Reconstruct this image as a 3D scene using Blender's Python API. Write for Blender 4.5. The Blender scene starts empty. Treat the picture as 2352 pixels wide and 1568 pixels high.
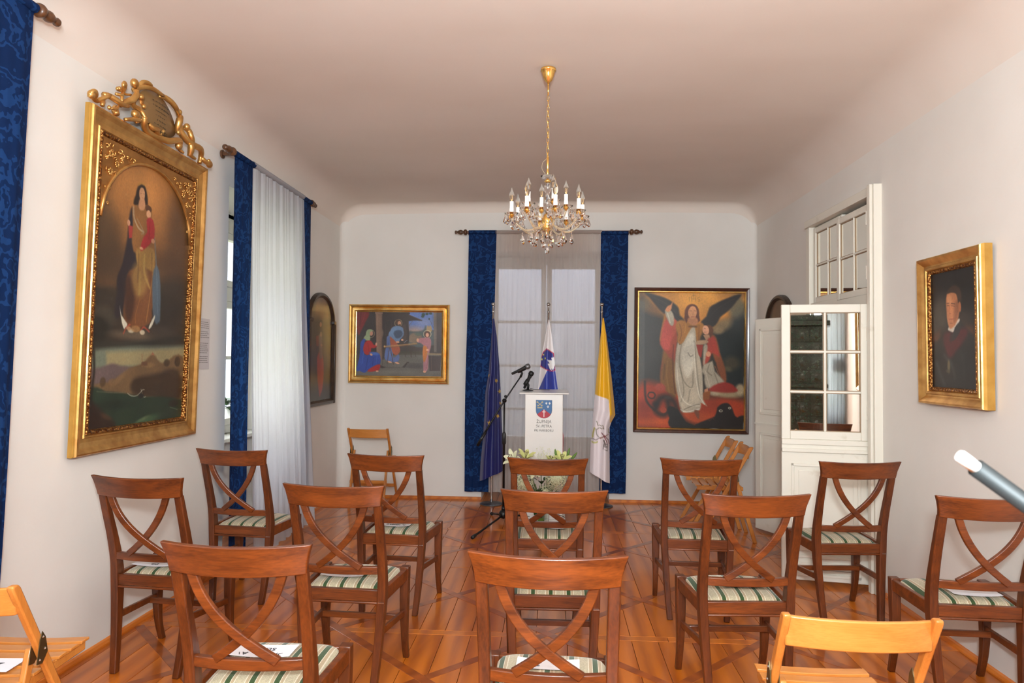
import bpy, bmesh, math, random
import numpy as np
from mathutils import Vector, Matrix, Euler
rnd = random.Random(7)
PI = math.pi
sc = bpy.context.scene
C = sc.collection

# ------------------------------------------------------------------ camera, world, lights, exposure
cam_d = bpy.data.cameras.new('camera'); cam = bpy.data.objects.new('camera', cam_d); C.objects.link(cam)
cam_d.sensor_width = 36; cam_d.lens = 1600 * 36 / 2352
YAW, PITCH, ROLL = .0581, .0269, .0086
_f = Vector((-math.sin(YAW) * math.cos(PITCH), math.cos(YAW) * math.cos(PITCH), math.sin(PITCH)))
_r = Vector((math.cos(YAW), math.sin(YAW), 0)); _u = _r.cross(_f)
_r2 = _r * math.cos(ROLL) + _u * math.sin(ROLL); _u2 = -_r * math.sin(ROLL) + _u * math.cos(ROLL)
cam.matrix_world = Matrix(((_r2.x, _u2.x, -_f.x, 0), (_r2.y, _u2.y, -_f.y, 0), (_r2.z, _u2.z, -_f.z, 1.47), (0, 0, 0, 1)))
cam_d.clip_start = .05; cam_d.clip_end = 200
cam_d.dof.use_dof = True; cam_d.dof.focus_distance = 4.2; cam_d.dof.aperture_fstop = 9
sc.camera = cam
sc.view_settings.view_transform = 'Standard'; sc.view_settings.look = 'None'
sc.view_settings.gamma = 1; sc.view_settings.use_curve_mapping = False
sc.view_settings.exposure = -0.08

w = bpy.data.worlds.new('sky'); sc.world = w; w.use_nodes = True
w.node_tree.nodes['Background'].inputs[0].default_value = (.84, .91, 1, 1)
w.node_tree.nodes['Background'].inputs[1].default_value = 14

def area(name, loc, target, sx, sy, power, col=(1, 1, 1), portal=False):
    l = bpy.data.lights.new(name, 'AREA'); l.shape = 'RECTANGLE'; l.size = sx; l.size_y = sy; l.energy = power; l.color = col
    o = bpy.data.objects.new(name, l); C.objects.link(o); o.location = loc
    o.rotation_euler = (Vector(target) - Vector(loc)).to_track_quat('-Z', 'Y').to_euler()
    l.cycles.is_portal = portal
    return o
# camera flash: one part forward, one part thrown up at the ceiling above the photographer
area('flash', (.05, -.12, 1.78), (-.2, 6, 1.5), .22, .14, 108, (.84, .95, 1))
area('bounce_fill', (0, -.25, 2.0), (0, .35, 3.1), .3, .3, 102, (.88, .95, 1))
area('bounce_fill', (0, -1.5, 2.5), (-.1, 4.0, 1.2), 2.4, 1.2, 128, (.92, .95, .96))  # added fill panel behind the camera, brightens the near walls
area('window_portal', (-2.70, 5.4, 1.75), (0, 5.4, 1.75), 1.25, 1.9, 1, portal=True)
area('window_portal', (-2.70, 1.85, 1.75), (0, 1.85, 1.75), 1.25, 1.9, 1, portal=True)
area('window_portal', (-.03, 7.78, 1.5), (-.03, 5, 1.5), 1.25, 1.95, 1, portal=True)

# ------------------------------------------------------------------ materials
def srgb(c):
    return tuple(((v / 255) / 12.92 if v / 255 <= .04045 else ((v / 255 + .055) / 1.055) ** 2.4) for v in c)
MAT = {}
def mat(name, col, rough=.5, metal=0, coat=0, spec=.5, **kw):
    m = bpy.data.materials.new(name); m.use_nodes = True
    b = m.node_tree.nodes['Principled BSDF']
    b.inputs['Base Color'].default_value = (*srgb(col), 1)
    b.inputs['Roughness'].default_value = rough; b.inputs['Metallic'].default_value = metal
    b.inputs['Coat Weight'].default_value = coat; b.inputs['Coat Roughness'].default_value = .15
    b.inputs['Specular IOR Level'].default_value = spec
    for k, v in kw.items(): b.inputs[k.replace('_', ' ')].default_value = v
    MAT[name] = m
    return m
class NT:
    def __init__(s, m): s.t = m.node_tree; s.b = s.t.nodes['Principled BSDF']
    def n(s, typ, **kw):
        x = s.t.nodes.new(typ)
        for k, v in kw.items():
            if k.startswith('i_'):
                key = k[2:].replace('_', ' ')
                x.inputs[int(key) if key.isdigit() else key].default_value = v
            else: setattr(x, k, v)
        return x
    def l(s, a, b): s.t.links.new(a, b)
    def math(s, op, a, b=None, c=None):
        x = s.n('ShaderNodeMath', operation=op)
        for i, v in enumerate((a, b, c)):
            if v is None: continue
            if isinstance(v, (int, float)): x.inputs[i].default_value = v
            else: s.l(v, x.inputs[i])
        return x.outputs[0]
    def ramp(s, fac, stops, interp='LINEAR'):
        r = s.n('ShaderNodeValToRGB'); r.color_ramp.interpolation = interp
        e = r.color_ramp.elements
        while len(e) < len(stops): e.new(.5)
        for el, (p, c) in zip(e, stops): el.position = p; el.color = (*c, 1)
        s.l(fac, r.inputs[0]); return r.outputs[0]
    def coords(s, scale=(1, 1, 1), kind='Object', rot=(0, 0, 0)):
        tc = s.n('ShaderNodeTexCoord'); mp = s.n('ShaderNodeMapping'); mp.inputs['Scale'].default_value = scale; mp.inputs['Rotation'].default_value = rot
        s.l(tc.outputs[kind], mp.inputs[0]); return mp.outputs[0]
    def noise(s, vec, scale, detail=4, dist=0, out='Fac'):
        x = s.n('ShaderNodeTexNoise', i_Scale=scale, i_Detail=detail, i_Distortion=dist); s.l(vec, x.inputs['Vector']); return x.outputs[out]
    def bump(s, h, strength=.2, dist=.01):
        b = s.n('ShaderNodeBump', i_Strength=strength, i_Distance=dist); s.l(h, b.inputs['Height']); s.l(b.outputs[0], s.b.inputs['Normal'])
    def mix(s, fac, a, b, mode='MIX'):
        x = s.n('ShaderNodeMix', data_type='RGBA', blend_type=mode)
        for inp, v in ((x.inputs[0], fac), (x.inputs[6], a), (x.inputs[7], b)):
            if isinstance(v, (int, float)): inp.default_value = v
            elif isinstance(v, tuple): inp.default_value = (*v, 1)
            else: s.l(v, inp)
        return x.outputs[2]
    def base(s, c): s.l(c, s.b.inputs['Base Color'])

def wood(name, dark, light, scale, rough=.35, coat=.3, vary=.25, band=9, speck=0):
    m = mat(name, light, rough, coat=coat); t = NT(m)
    v = t.coords(scale)
    oi = t.n('ShaderNodeObjectInfo'); add = t.n('ShaderNodeVectorMath', operation='ADD')
    cmb = t.n('ShaderNodeCombineXYZ'); r9 = t.math('MULTIPLY', oi.outputs['Random'], 37.0)
    for i in range(3): t.l(r9, cmb.inputs[i])
    t.l(v, add.inputs[0]); t.l(cmb.outputs[0], add.inputs[1]); v = add.outputs[0]
    n1 = t.noise(v, 1.2, 3, .6)
    n2 = t.noise(v, band, 5, .3)
    f = t.math('ADD', t.math('MULTIPLY', n1, .6), t.math('MULTIPLY', n2, .4))
    c = t.ramp(f, [(.32, srgb(dark)), (.66, srgb(light))])
    rv = t.math('ADD', t.math('MULTIPLY', oi.outputs['Random'], vary), 1 - vary / 2)
    hs = t.n('ShaderNodeHueSaturation'); t.l(rv, hs.inputs['Value']); t.l(c, hs.inputs['Color'])
    t.base(hs.outputs[0]); t.bump(n2, .12, .002)
    return m
CW_D, CW_L = (68, 28, 8), (126, 62, 20)
wood('chair_wood_long', CW_D, CW_L, (2.2, 22, 22), .36, .18, .16)
wood('chair_wood_up', (60, 25, 8), (108, 52, 18), (22, 22, 2.2), .36, .18, .16)
wood('beech_long', (186, 114, 44), (210, 138, 64), (2.5, 26, 26), .38, .25, .12)
wood('beech_up', (178, 106, 40), (204, 132, 60), (26, 26, 2.5), .38, .25, .12)
wood('rod_wood', (58, 34, 18), (104, 66, 38), (8, 8, 8), .4, .3, .1)
wood('dark_frame_wood', (52, 26, 16), (88, 46, 28), (12, 3, 12), .35, .4, .1)
wood('black_frame_wood', (30, 20, 13), (62, 42, 26), (12, 3, 12), .45, .2, .1)
wood('planter_wood', (84, 40, 26), (120, 62, 42), (3, 20, 20), .4, .2, .1)

def floor_mat(name, dark, light, rough, knots=.8):
    m = mat(name, light, rough, coat=.5, spec=.4); m.node_tree.nodes['Principled BSDF'].inputs['Coat Roughness'].default_value = .11
    t = NT(m)
    v = t.coords((9, .9, 9)); oi = t.n('ShaderNodeObjectInfo'); add = t.n('ShaderNodeVectorMath', operation='ADD')
    cmb = t.n('ShaderNodeCombineXYZ'); r9 = t.math('MULTIPLY', oi.outputs['Random'], 91.0)
    t.l(r9, cmb.inputs[0]); t.l(r9, cmb.inputs[1]); t.l(v, add.inputs[0]); t.l(cmb.outputs[0], add.inputs[1]); v = add.outputs[0]
    # growth-ring figure: distorted bands along the board
    wv = t.n('ShaderNodeTexWave', wave_type='BANDS', bands_direction='X', i_Scale=.34, i_Distortion=5, i_Detail=2.5); wv.inputs['Detail Scale'].default_value = .5
    t.l(v, wv.inputs['Vector'])
    n = t.noise(v, 1.4, 4, .4)
    f = t.math('ADD', t.math('MULTIPLY', wv.outputs['Fac'], .22), t.math('MULTIPLY', n, .78))
    c = t.ramp(f, [(.25, srgb(dark)), (.6, srgb(light))])
    # knots
    vo = t.n('ShaderNodeTexVoronoi', i_Scale=2.6); v2 = t.coords((1, .55, 1)); add2 = t.n('ShaderNodeVectorMath', operation='ADD'); t.l(v2, add2.inputs[0]); t.l(cmb.outputs[0], add2.inputs[1]); t.l(add2.outputs[0], vo.inputs['Vector'])
    k = t.ramp(vo.outputs['Distance'], [(.012, (1, 1, 1)), (.045, (0, 0, 0))])
    c = t.mix(t.math('MULTIPLY', k, knots), c, srgb((90, 42, 18)))
    # scuffs, little pale chips
    sp = t.n('ShaderNodeTexVoronoi', i_Scale=5.5); t.l(t.coords((1, 1, 1)), sp.inputs['Vector'])
    k2 = t.ramp(sp.outputs['Distance'], [(.012, (1, 1, 1)), (.028, (0, 0, 0))])
    c = t.mix(t.math('MULTIPLY', k2, .55), c, srgb((206, 176, 142)))
    hs = t.n('ShaderNodeHueSaturation'); t.l(t.math('ADD', t.math('MULTIPLY', oi.outputs['Random'], .3), .85), hs.inputs['Value']); t.l(c, hs.inputs['Color'])
    t.base(hs.outputs[0])
    rr = t.math('ADD', t.math('MULTIPLY', t.noise(t.coords((1, 1, 1)), 3, 3), .22), rough - .1); t.l(rr, t.b.inputs['Roughness'])
    t.bump(t.noise(t.coords((1, .4, 1)), 6, 3), .09, .01)
    return m
floor_mat('pine_plank', (156, 74, 12), (206, 114, 28), .3)
floor_mat('inlay_dark', (126, 58, 14), (164, 82, 24), .3, 0)
floor_mat('inlay_light', (176, 88, 20), (214, 122, 36), .3, 0)
mat('floor_gap', (38, 22, 12), .8)

m = mat('plaster', (226, 219, 209), .85, spec=.2); t = NT(m)
v = t.coords((1, 1, 1)); n = t.noise(v, 1.3, 4)
t.base(t.ramp(n, [(.3, srgb((222, 217, 210))), (.7, srgb((230, 226, 220)))])); t.bump(t.math('ADD', t.noise(v, 2.2, 3), t.math('MULTIPLY', t.noise(v, 60, 3), .06)), .22, .03)
m = mat('ceiling_plaster', (222, 206, 190), .9, spec=.15); t = NT(m)
v = t.coords((.8, 1.6, 1)); t.base(t.ramp(t.noise(v, 1.0, 3), [(.3, srgb((222, 210, 199))), (.7, srgb((228, 217, 207)))])); t.bump(t.noise(t.coords((1, 1.5, 1)), 1.3, 2), .10, .03)
m = mat('white_paint', (226, 221, 208), .5, spec=.4); t = NT(m)
v = t.coords((1, 1, 1)); k = t.ramp(t.noise(v, 9, 6), [(.66, (0, 0, 0)), (.74, (1, 1, 1))]); t.base(t.mix(t.math('MULTIPLY', k, .4), srgb((226, 221, 208)), srgb((196, 186, 166)))); t.bump(t.noise(t.coords((8, 8, 1.5)), 5, 4), .1, .004)
mat('putty_line', (150, 126, 100), .7)
mat('window_paint', (206, 203, 192), .45)
mat('mirror', (232, 230, 222), .015, metal=1)
m = mat('window_glass', (255, 255, 255), 0, Transmission_Weight=1.0, IOR=1.1)
def gold(name, a, b, rough, bump=.15):
    m = mat(name, b, rough, metal=.85); t = NT(m); v = t.coords((1, 1, 1)); n = t.noise(v, 14, 5)
    t.base(t.ramp(n, [(.3, srgb(a)), (.7, srgb(b))])); t.bump(t.noise(v, 90, 4), bump, .003)
gold('gold_old', (190, 138, 74), (232, 186, 112), .34)
gold('gold_matte', (166, 118, 66), (196, 146, 84), .5, .3)
gold('gold_bright', (226, 172, 90), (248, 212, 138), .2)
gold('gold_side', (190, 146, 70), (208, 166, 88), .6)
gold('brass', (226, 170, 84), (246, 204, 120), .18, .05)
m = mat('carved_gold', (206, 146, 66), .32, metal=.85); t = NT(m); v = t.coords((1, 1, 1))
vo = t.n('ShaderNodeTexVoronoi', i_Scale=85); t.l(v, vo.inputs['Vector']); t.bump(vo.outputs['Distance'], .9, .006); t.base(t.ramp(vo.outputs['Distance'], [(.1, srgb((226, 172, 96))), (.6, srgb((120, 70, 28)))]))
m = mat('painted_canvas', (128, 128, 128), .42, coat=.25); t = NT(m)
a = t.n('ShaderNodeAttribute', attribute_name='Col'); t.base(a.outputs['Color']); t.bump(t.noise(t.coords((1, 1, 1)), 220, 2), .12, .001)
m.node_tree.nodes['Principled BSDF'].inputs['Coat Roughness'].default_value = .3
m = mat('flag_satin', (128, 128, 128), .38, Sheen_Weight=.3); t = NT(m)
a = t.n('ShaderNodeAttribute', attribute_name='Col'); t.base(a.outputs['Color'])
m = mat('printed_card', (128, 128, 128), .5); t = NT(m)
a = t.n('ShaderNodeAttribute', attribute_name='Col'); t.base(a.outputs['Color'])
# blue damask
m = mat('blue_damask', (24, 48, 96), .7, spec=.12); t = NT(m)
v = t.coords((1, 1, 1)); wv = t.n('ShaderNodeTexWave', wave_type='RINGS', i_Scale=3.2, i_Distortion=9, i_Detail=2); wv.inputs['Detail Scale'].default_value = 1.4
vo = t.n('ShaderNodeTexVoronoi', i_Scale=11); vo.feature = 'SMOOTH_F1'
nd = t.n('ShaderNodeTexNoise', i_Scale=9, i_Detail=3); t.l(v, nd.inputs['Vector'])
vm = t.n('ShaderNodeMix', data_type='VECTOR'); vm.inputs[0].default_value = .22; t.l(v, vm.inputs[4]); t.l(nd.outputs['Color'], vm.inputs[5]); t.l(vm.outputs[1], vo.inputs['Vector'])
s = t.math('SINE', t.math('MULTIPLY', vo.outputs['Distance'], 26.0)); k = t.ramp(s, [(.38, (0, 0, 0)), (.5, (1, 1, 1))])
dc = t.mix(k, srgb((20, 44, 88)), srgb((31, 66, 120))); t.base(dc)
tl_ = t.n('ShaderNodeBsdfTranslucent'); t.l(dc, tl_.inputs[0]); mx_ = t.n('ShaderNodeMixShader', i_0=.32); t.l(t.b.outputs[0], mx_.inputs[1]); t.l(tl_.outputs[0], mx_.inputs[2])
t.l(mx_.outputs[0], t.t.nodes['Material Output'].inputs[0])
# striped seat fabric
m = mat('striped_fabric', (210, 200, 176), .85, Sheen_Weight=.2); t = NT(m)
tc = t.n('ShaderNodeTexCoord'); sx = t.n('ShaderNodeSeparateXYZ'); t.l(tc.outputs['Object'], sx.inputs[0])
fx = t.math('FRACT', t.math('ADD', t.math('DIVIDE', sx.outputs[0], .078), 10.23))
cream, beige, green, wht = srgb((190, 178, 148)), srgb((172, 150, 118)), srgb((44, 68, 26)), srgb((220, 210, 188))
base = t.ramp(fx, [(0, green), (.22, wht), (.25, beige), (.37, wht), (.41, cream), (.80, wht), (.84, beige), (.97, wht)], 'CONSTANT')
vo = t.n('ShaderNodeTexVoronoi', i_Scale=150); t.l(tc.outputs['Object'], vo.inputs['Vector'])
orn = t.ramp(vo.outputs['Distance'], [(.28, (0, 0, 0)), (.5, (1, 1, 1))])
n = t.noise(tc.outputs['Object'], 75, 2); orn2 = t.ramp(t.math('SINE', t.math('MULTIPLY', n, 60.0)), [(.3, (0, 0, 0)), (.6, (1, 1, 1))])
band = t.math('MULTIPLY', t.math('GREATER_THAN', fx, .41), t.math('LESS_THAN', fx, .80))
k = t.math('MULTIPLY', t.math('MULTIPLY', orn2, band), .55)
c = t.mix(k, base, srgb((124, 116, 98)))
nb = t.math('MULTIPLY', t.math('GREATER_THAN', fx, .22), .3); c = t.mix(t.math('MULTIPLY', orn, nb), c, srgb((150, 138, 112)))
t.base(c); t.bump(t.noise(tc.outputs['Object'], 400, 2), .2, .001)
def sheer(name, col, trans):
    m = bpy.data.materials.new(name); m.use_nodes = True; nt = m.node_tree; nt.nodes.clear(); MAT[name] = m
    o = nt.nodes.new('ShaderNodeOutputMaterial'); d = nt.nodes.new('ShaderNodeBsdfDiffuse'); tl = nt.nodes.new('ShaderNodeBsdfTranslucent'); tr = nt.nodes.new('ShaderNodeBsdfTransparent')
    for x in (d, tl): x.inputs[0].default_value = (*srgb(col), 1)
    a = nt.nodes.new('ShaderNodeMixShader'); b = nt.nodes.new('ShaderNodeMixShader'); a.inputs[0].default_value = .5; b.inputs[0].default_value = trans
    nt.links.new(d.outputs[0], a.inputs[1]); nt.links.new(tl.outputs[0], a.inputs[2]); nt.links.new(a.outputs[0], b.inputs[1]); nt.links.new(tr.outputs[0], b.inputs[2]); nt.links.new(b.outputs[0], o.inputs[0])
sheer('sheer_white', (212, 213, 220), .12); sheer('sheer_grey', (226, 214, 206), .33); sheer('curtain_white', (236, 240, 244), .01)
mat('steel', (190, 188, 184), .25, metal=1); mat('steel_dull', (120, 122, 124), .4, metal=.9)
mat('black_metal', (16, 16, 17), .38); mat('black_plastic', (22, 22, 23), .5); mat('mic_grille', (120, 120, 122), .45, metal=.8)
mat('lectern_white', (236, 232, 226), .3, coat=.3); mat('paper', (238, 238, 244), .7); mat('ink', (40, 40, 48), .7); mat('print_grey', (112, 106, 100), .6)
mat('sign_clear', (206, 200, 198), .3); mat('hinge_bronze', (110, 100, 70), .4, metal=.9); mat('chrome_pin', (200, 198, 200), .25, metal=1)
mat('black_paint_line', (30, 24, 16), .7)
mat('crystal', (255, 255, 255), 0, Transmission_Weight=1.0, IOR=1.52); mat('bulb_glass', (255, 252, 246), .0, Transmission_Weight=1.0, IOR=1.12)
mat('candle_white', (246, 244, 238), .4); mat('amber', (250, 216, 160), .3, Emission_Strength=.25, Emission_Color=(1, .62, .25, 1))
mat('amber_glass', (252, 236, 206), .05, Transmission_Weight=.85, IOR=1.45)
mat('leaf', (34, 66, 26), .45); mat('leaf_light', (98, 132, 52), .5); mat('petal', (226, 226, 190), .55); mat('petal_yellow', (214, 216, 140), .55); mat('hydrangea', (222, 226, 190), .6); mat('stamen', (70, 36, 18), .6); mat('stem', (90, 116, 60), .5)
mat('vase_glass', (240, 248, 244), .02, Transmission_Weight=.95, IOR=1.3)
mat('facade', (236, 230, 204), .9); mat('shield_grey', (126, 126, 134), .9); mat('lawn', (120, 128, 98), .95); mat('green_leafage', (74, 104, 48), .8)
m = mat('stove_tile', (20, 46, 34), .16, coat=.8); t = NT(m); v = t.coords((1, 1, 1)); n = t.noise(v, 26, 3, 1.5); t.base(t.ramp(n, [(.35, srgb((12, 28, 22))), (.7, srgb((34, 66, 50)))])); t.bump(n, .8, .02)
mat('tube_metal', (34, 38, 39), .55, metal=.3); mat('tube_tip', (240, 240, 236), .4)
mat('terracotta_white', (226, 226, 222), .4)
mat('cartouche', (126, 96, 58), .4)
mat('door_dark', (70, 60, 50), .8)

# ------------------------------------------------------------------ mesh helpers
def bm_new(): return bmesh.new()
def link(name, bm, m, parent=None, smooth=False, bevel=0, seg=2):
    me = bpy.data.meshes.new(name); bmesh.ops.recalc_face_normals(bm, faces=bm.faces); bm.to_mesh(me); bm.free()
    if smooth:
        for p in me.polygons: p.use_smooth = True
    o = bpy.data.objects.new(name, me); C.objects.link(o)
    if m: me.materials.append(MAT[m])
    if parent: o.parent = parent
    if bevel:
        b = o.modifiers.new('bevel', 'BEVEL'); b.width = bevel; b.segments = seg; b.limit_method = 'ANGLE'; b.angle_limit = .7
        for p in me.polygons: p.use_smooth = True
        try: me.set_sharp_from_angle(angle=.7)
        except Exception: pass
    return o
def tag(o, label, cat, group=None, kind=None):
    if label: o['label'] = label
    if cat: o['category'] = cat
    if group: o['group'] = group
    if kind: o['kind'] = kind
    return o
def thing(name, label, cat, loc=(0, 0, 0), rz=0, group=None, kind=None):
    o = bpy.data.objects.new(name, None); C.objects.link(o); o.location = loc; o.rotation_euler = (0, 0, rz); o.empty_display_size = .05
    return tag(o, label, cat, group, kind)
def box(bm, x0, x1, y0, y1, z0, z1, M=None):
    vs = [bm.verts.new((x, y, z)) for z in (z0, z1) for y in (y0, y1) for x in (x0, x1)]
    for f in ((0, 1, 3, 2), (4, 6, 7, 5), (0, 4, 5, 1), (2, 3, 7, 6), (0, 2, 6, 4), (1, 5, 7, 3)): bm.faces.new([vs[i] for i in f])
    if M: bmesh.ops.transform(bm, matrix=M, verts=vs)
    return vs
def loft(bm, rings, caps=True, closed=True):
    R = [[bm.verts.new(p) for p in r] for r in rings]
    n = len(R[0])
    for a, b in zip(R, R[1:]):
        for i in range(n if closed else n - 1):
            j = (i + 1) % n; bm.faces.new((a[i], a[j], b[j], b[i]))
    if caps and closed: bm.faces.new(R[0][::-1]); bm.faces.new(R[-1])
    return R
def catmull(pts, n=5):
    P = [Vector(p) for p in pts]; P = [P[0] * 2 - P[1]] + P + [P[-1] * 2 - P[-2]]; out = []
    for i in range(1, len(P) - 2):
        a, b, c, d = P[i - 1:i + 3]
        for k in range(n):
            u = k / n; out.append(.5 * ((2 * b) + (c - a) * u + (2 * a - 5 * b + 4 * c - d) * u * u + (3 * b - a - 3 * c + d) * u ** 3))
    out.append(P[-2].copy()); return out
def tube(bm, pts, r, seg=8, flat=1, caps=True):
    pts = [Vector(p) for p in pts]; n = len(pts)
    rs = r if isinstance(r, (list, tuple)) else [r] * n
    if len(rs) != n: rs = [float(np.interp(i / (n - 1), np.linspace(0, 1, len(rs)), rs)) for i in range(n)]
    up = None; rings = []
    for i, p in enumerate(pts):
        d = (pts[min(i + 1, n - 1)] - pts[max(i - 1, 0)]).normalized()
        if up is None:
            up = Vector((0, 0, 1)) if abs(d.z) < .9 else Vector((0, 1, 0))
        s = d.cross(up).normalized(); up = s.cross(d).normalized()
        rings.append([p + (s * math.cos(a) + up * math.sin(a) * flat) * rs[i] for a in (2 * PI * k / seg for k in range(seg))])
    loft(bm, rings, caps)
def lathe(bm, prof, seg=20, M=None, caps=True):
    rings = [[Vector((max(r, 1e-4) * math.cos(2 * PI * k / seg), max(r, 1e-4) * math.sin(2 * PI * k / seg), z)) for k in range(seg)] for r, z in prof]
    if M: rings = [[M @ v for v in r] for r in rings]
    loft(bm, rings, caps)
def ball(bm, c, r, sub=2, sz=(1, 1, 1)):
    M = Matrix.Translation(c) @ Matrix.Diagonal((r * sz[0], r * sz[1], r * sz[2], 1)); bmesh.ops.create_icosphere(bm, subdivisions=sub, radius=1, matrix=M)
def prism(bm, pts, y0, y1):   # outline in xz, extruded along y
    a = [bm.verts.new((x, y0, z)) for x, z in pts]; b = [bm.verts.new((x, y1, z)) for x, z in pts]; n = len(pts)
    bm.faces.new(a); bm.faces.new(b[::-1])
    for i in range(n): bm.faces.new((a[i], b[i], b[(i + 1) % n], a[(i + 1) % n]))
def dup(root, loc, rz, label=None, group=None):
    r = root.copy(); C.objects.link(r); r.location = loc; r.rotation_euler = (0, 0, rz)
    if label: r['label'] = label
    if group: r['group'] = group
    for ch in list(root.children):
        c = ch.copy(); C.objects.link(c); c.parent = r
        for g in list(ch.children):
            d = g.copy(); C.objects.link(d); d.parent = c
    return r
def look(o, *a): return o

# ------------------------------------------------------------------ painter (colours on a fine grid, for pictures, flags and print)
class Painter:
    def __init__(s, nu, nv, base, asp=1.0):     # asp = width / height
        s.U, s.V = np.meshgrid(np.linspace(0, 1000, nu), np.linspace(0, 1000, nv)); s.asp = asp
        s.c = np.zeros((nv, nu, 3)) + np.array(base, float); s.warp(4.5)
    def warp(s, a):
        r = np.random.RandomState(5); X, Y = s.U / 1000, s.V / 1000; s.curvy = True
        for k in range(7):
            f = r.uniform(8, 60, 2); q = r.uniform(0, 6, 2); m = a * 12 / (f.sum() * 1.0 + 20)
            s.U = s.U + m * np.sin(Y * f[0] + q[0] + X * f[1] * .4); s.V = s.V + m * np.sin(X * f[1] + q[1] + Y * f[0] * .3)
    curvy = False
    @classmethod
    def at(cls, U, V, base):
        s = cls.__new__(cls); s.U, s.V, s.asp = U, V, 1.0; s.c = np.zeros(U.shape + (3,)) + np.array(base, float); return s
    def put(s, m, col, op):
        m = np.clip(m, 0, 1)[..., None] * op; s.c = s.c * (1 - m) + np.array(col, float) * m
    def segd(s, g, close):
        X, Y = s.U * s.asp, s.V; P = [(g[i] * s.asp, g[i + 1]) for i in range(0, len(g), 2)]
        D = np.full(X.shape, 1e18); ins = np.zeros(X.shape, bool); n = len(P)
        for i in range(n if close else n - 1):
            (ax, ay), (bx, by) = P[i], P[(i + 1) % n]; dx, dy = bx - ax, by - ay; L = dx * dx + dy * dy + 1e-9
            t = np.clip(((X - ax) * dx + (Y - ay) * dy) / L, 0, 1); D = np.minimum(D, (X - ax - t * dx) ** 2 + (Y - ay - t * dy) ** 2)
            if close and abs(dy) > 1e-9: ins ^= ((ay > Y) != (by > Y)) & (X < dx * (Y - ay) / dy + ax)
        return np.sqrt(D), ins
    def draw(s, shapes):
        for k, col, soft, op, g in shapes:
            soft = max(soft, .002)
            if s.curvy and k == 'p' and len(g) > 8:
                Q = np.array(g, float).reshape(-1, 2); n = len(Q); o = []
                for i in range(n):
                    a, b, c, d = Q[i - 1], Q[i], Q[(i + 1) % n], Q[(i + 2) % n]
                    for u in (0, .34, .67): o += list(.5 * (2 * b + (c - a) * u * .8 + (2 * a * .8 - 5 * b + a * 0 + 4 * c - d * .8 + b * .8 * 0 - a * 0) * 0 + 0)) if False else list(b + u * ((c - b)) + .09 * math.sin(PI * u) * ((b - a) - (d - c)))
                g = o; soft *= 1.7
            elif s.curvy and k == 'l' and len(g) > 4:
                g = [v for p in catmull([(g[i], g[i + 1], 0) for i in range(0, len(g), 2)], 3) for v in p[:2]]
            if k == 'p':
                d, ins = s.segd(g, True); sd = np.where(ins, -d, d); s.put(.5 - sd / soft, col, op)
            elif k == 'l':
                d, _ = s.segd(g, False); s.put((soft / 2 - d) / (soft * (.8 if s.curvy else .35)) + .5, col, op * (.8 if s.curvy else 1))
            else:
                cx, cy, rx, ry, a = g; a = math.radians(a); X = (s.U - cx) * s.asp; Y = s.V - cy
                x, y = X * math.cos(a) + Y * math.sin(a), -X * math.sin(a) + Y * math.cos(a); rx = max(rx * s.asp, 1e-3)
                q = np.sqrt((x / rx) ** 2 + (y / max(ry, 1e-3)) ** 2)
                if k == 'e': s.put(.5 - (q - 1) * min(rx, ry) / soft, col, op)
                else: s.put((soft / 2 - abs(q - 1) * min(rx, ry)) / (soft * .5) + .5, col, op)
    def grain(s, amp, seed):
        r = np.random.RandomState(seed); n = r.rand(*s.U.shape) - .5; n = (n + np.roll(n, 1, 0) + np.roll(n, 1, 1) + np.roll(n, 2, 0)) / 2
        s.c = s.c * (1 + n[..., None] * amp)
        X, Y = s.U / 1000, s.V / 1000; q = sum(np.sin(X * a + Y * b + c) for a, b, c in r.uniform(-30, 30, (8, 3))) / 8; s.c = s.c * (1 + .16 * q[..., None])
def lin(c, gain=1.0):
    c = np.clip(c / 255, 0, 1); l = np.where(c <= .04045, c / 12.92, ((c + .055) / 1.055) ** 2.4); return np.clip(l * np.array(gain), 0, .95)
def grid_mesh(name, P, cols, m, parent, smooth=True):   # P (nv,nu,3)
    nv, nu = P.shape[:2]; me = bpy.data.meshes.new(name)
    idx = np.arange(nv * nu).reshape(nv, nu); f = np.stack([idx[:-1, :-1], idx[1:, :-1], idx[1:, 1:], idx[:-1, 1:]], -1).reshape(-1, 4)
    me.vertices.add(nv * nu); me.vertices.foreach_set('co', P.reshape(-1).astype(np.float32))
    me.loops.add(f.size); me.loops.foreach_set('vertex_index', f.reshape(-1).astype(np.int32))
    me.polygons.add(len(f)); me.polygons.foreach_set('loop_start', (np.arange(len(f)) * 4).astype(np.int32)); me.polygons.foreach_set('loop_total', np.full(len(f), 4, np.int32))
    me.update(calc_edges=True); me.validate()
    if cols is not None:
        a = me.color_attributes.new('Col', 'FLOAT_COLOR', 'POINT'); cc = np.concatenate([cols.reshape(-1, 3), np.ones((nv * nu, 1))], 1); a.data.foreach_set('color', cc.reshape(-1).astype(np.float32))
    if smooth: me.polygons.foreach_set('use_smooth', np.ones(len(f), bool))
    me.materials.append(MAT[m]); o = bpy.data.objects.new(name, me); C.objects.link(o); o.parent = parent
    return o

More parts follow.
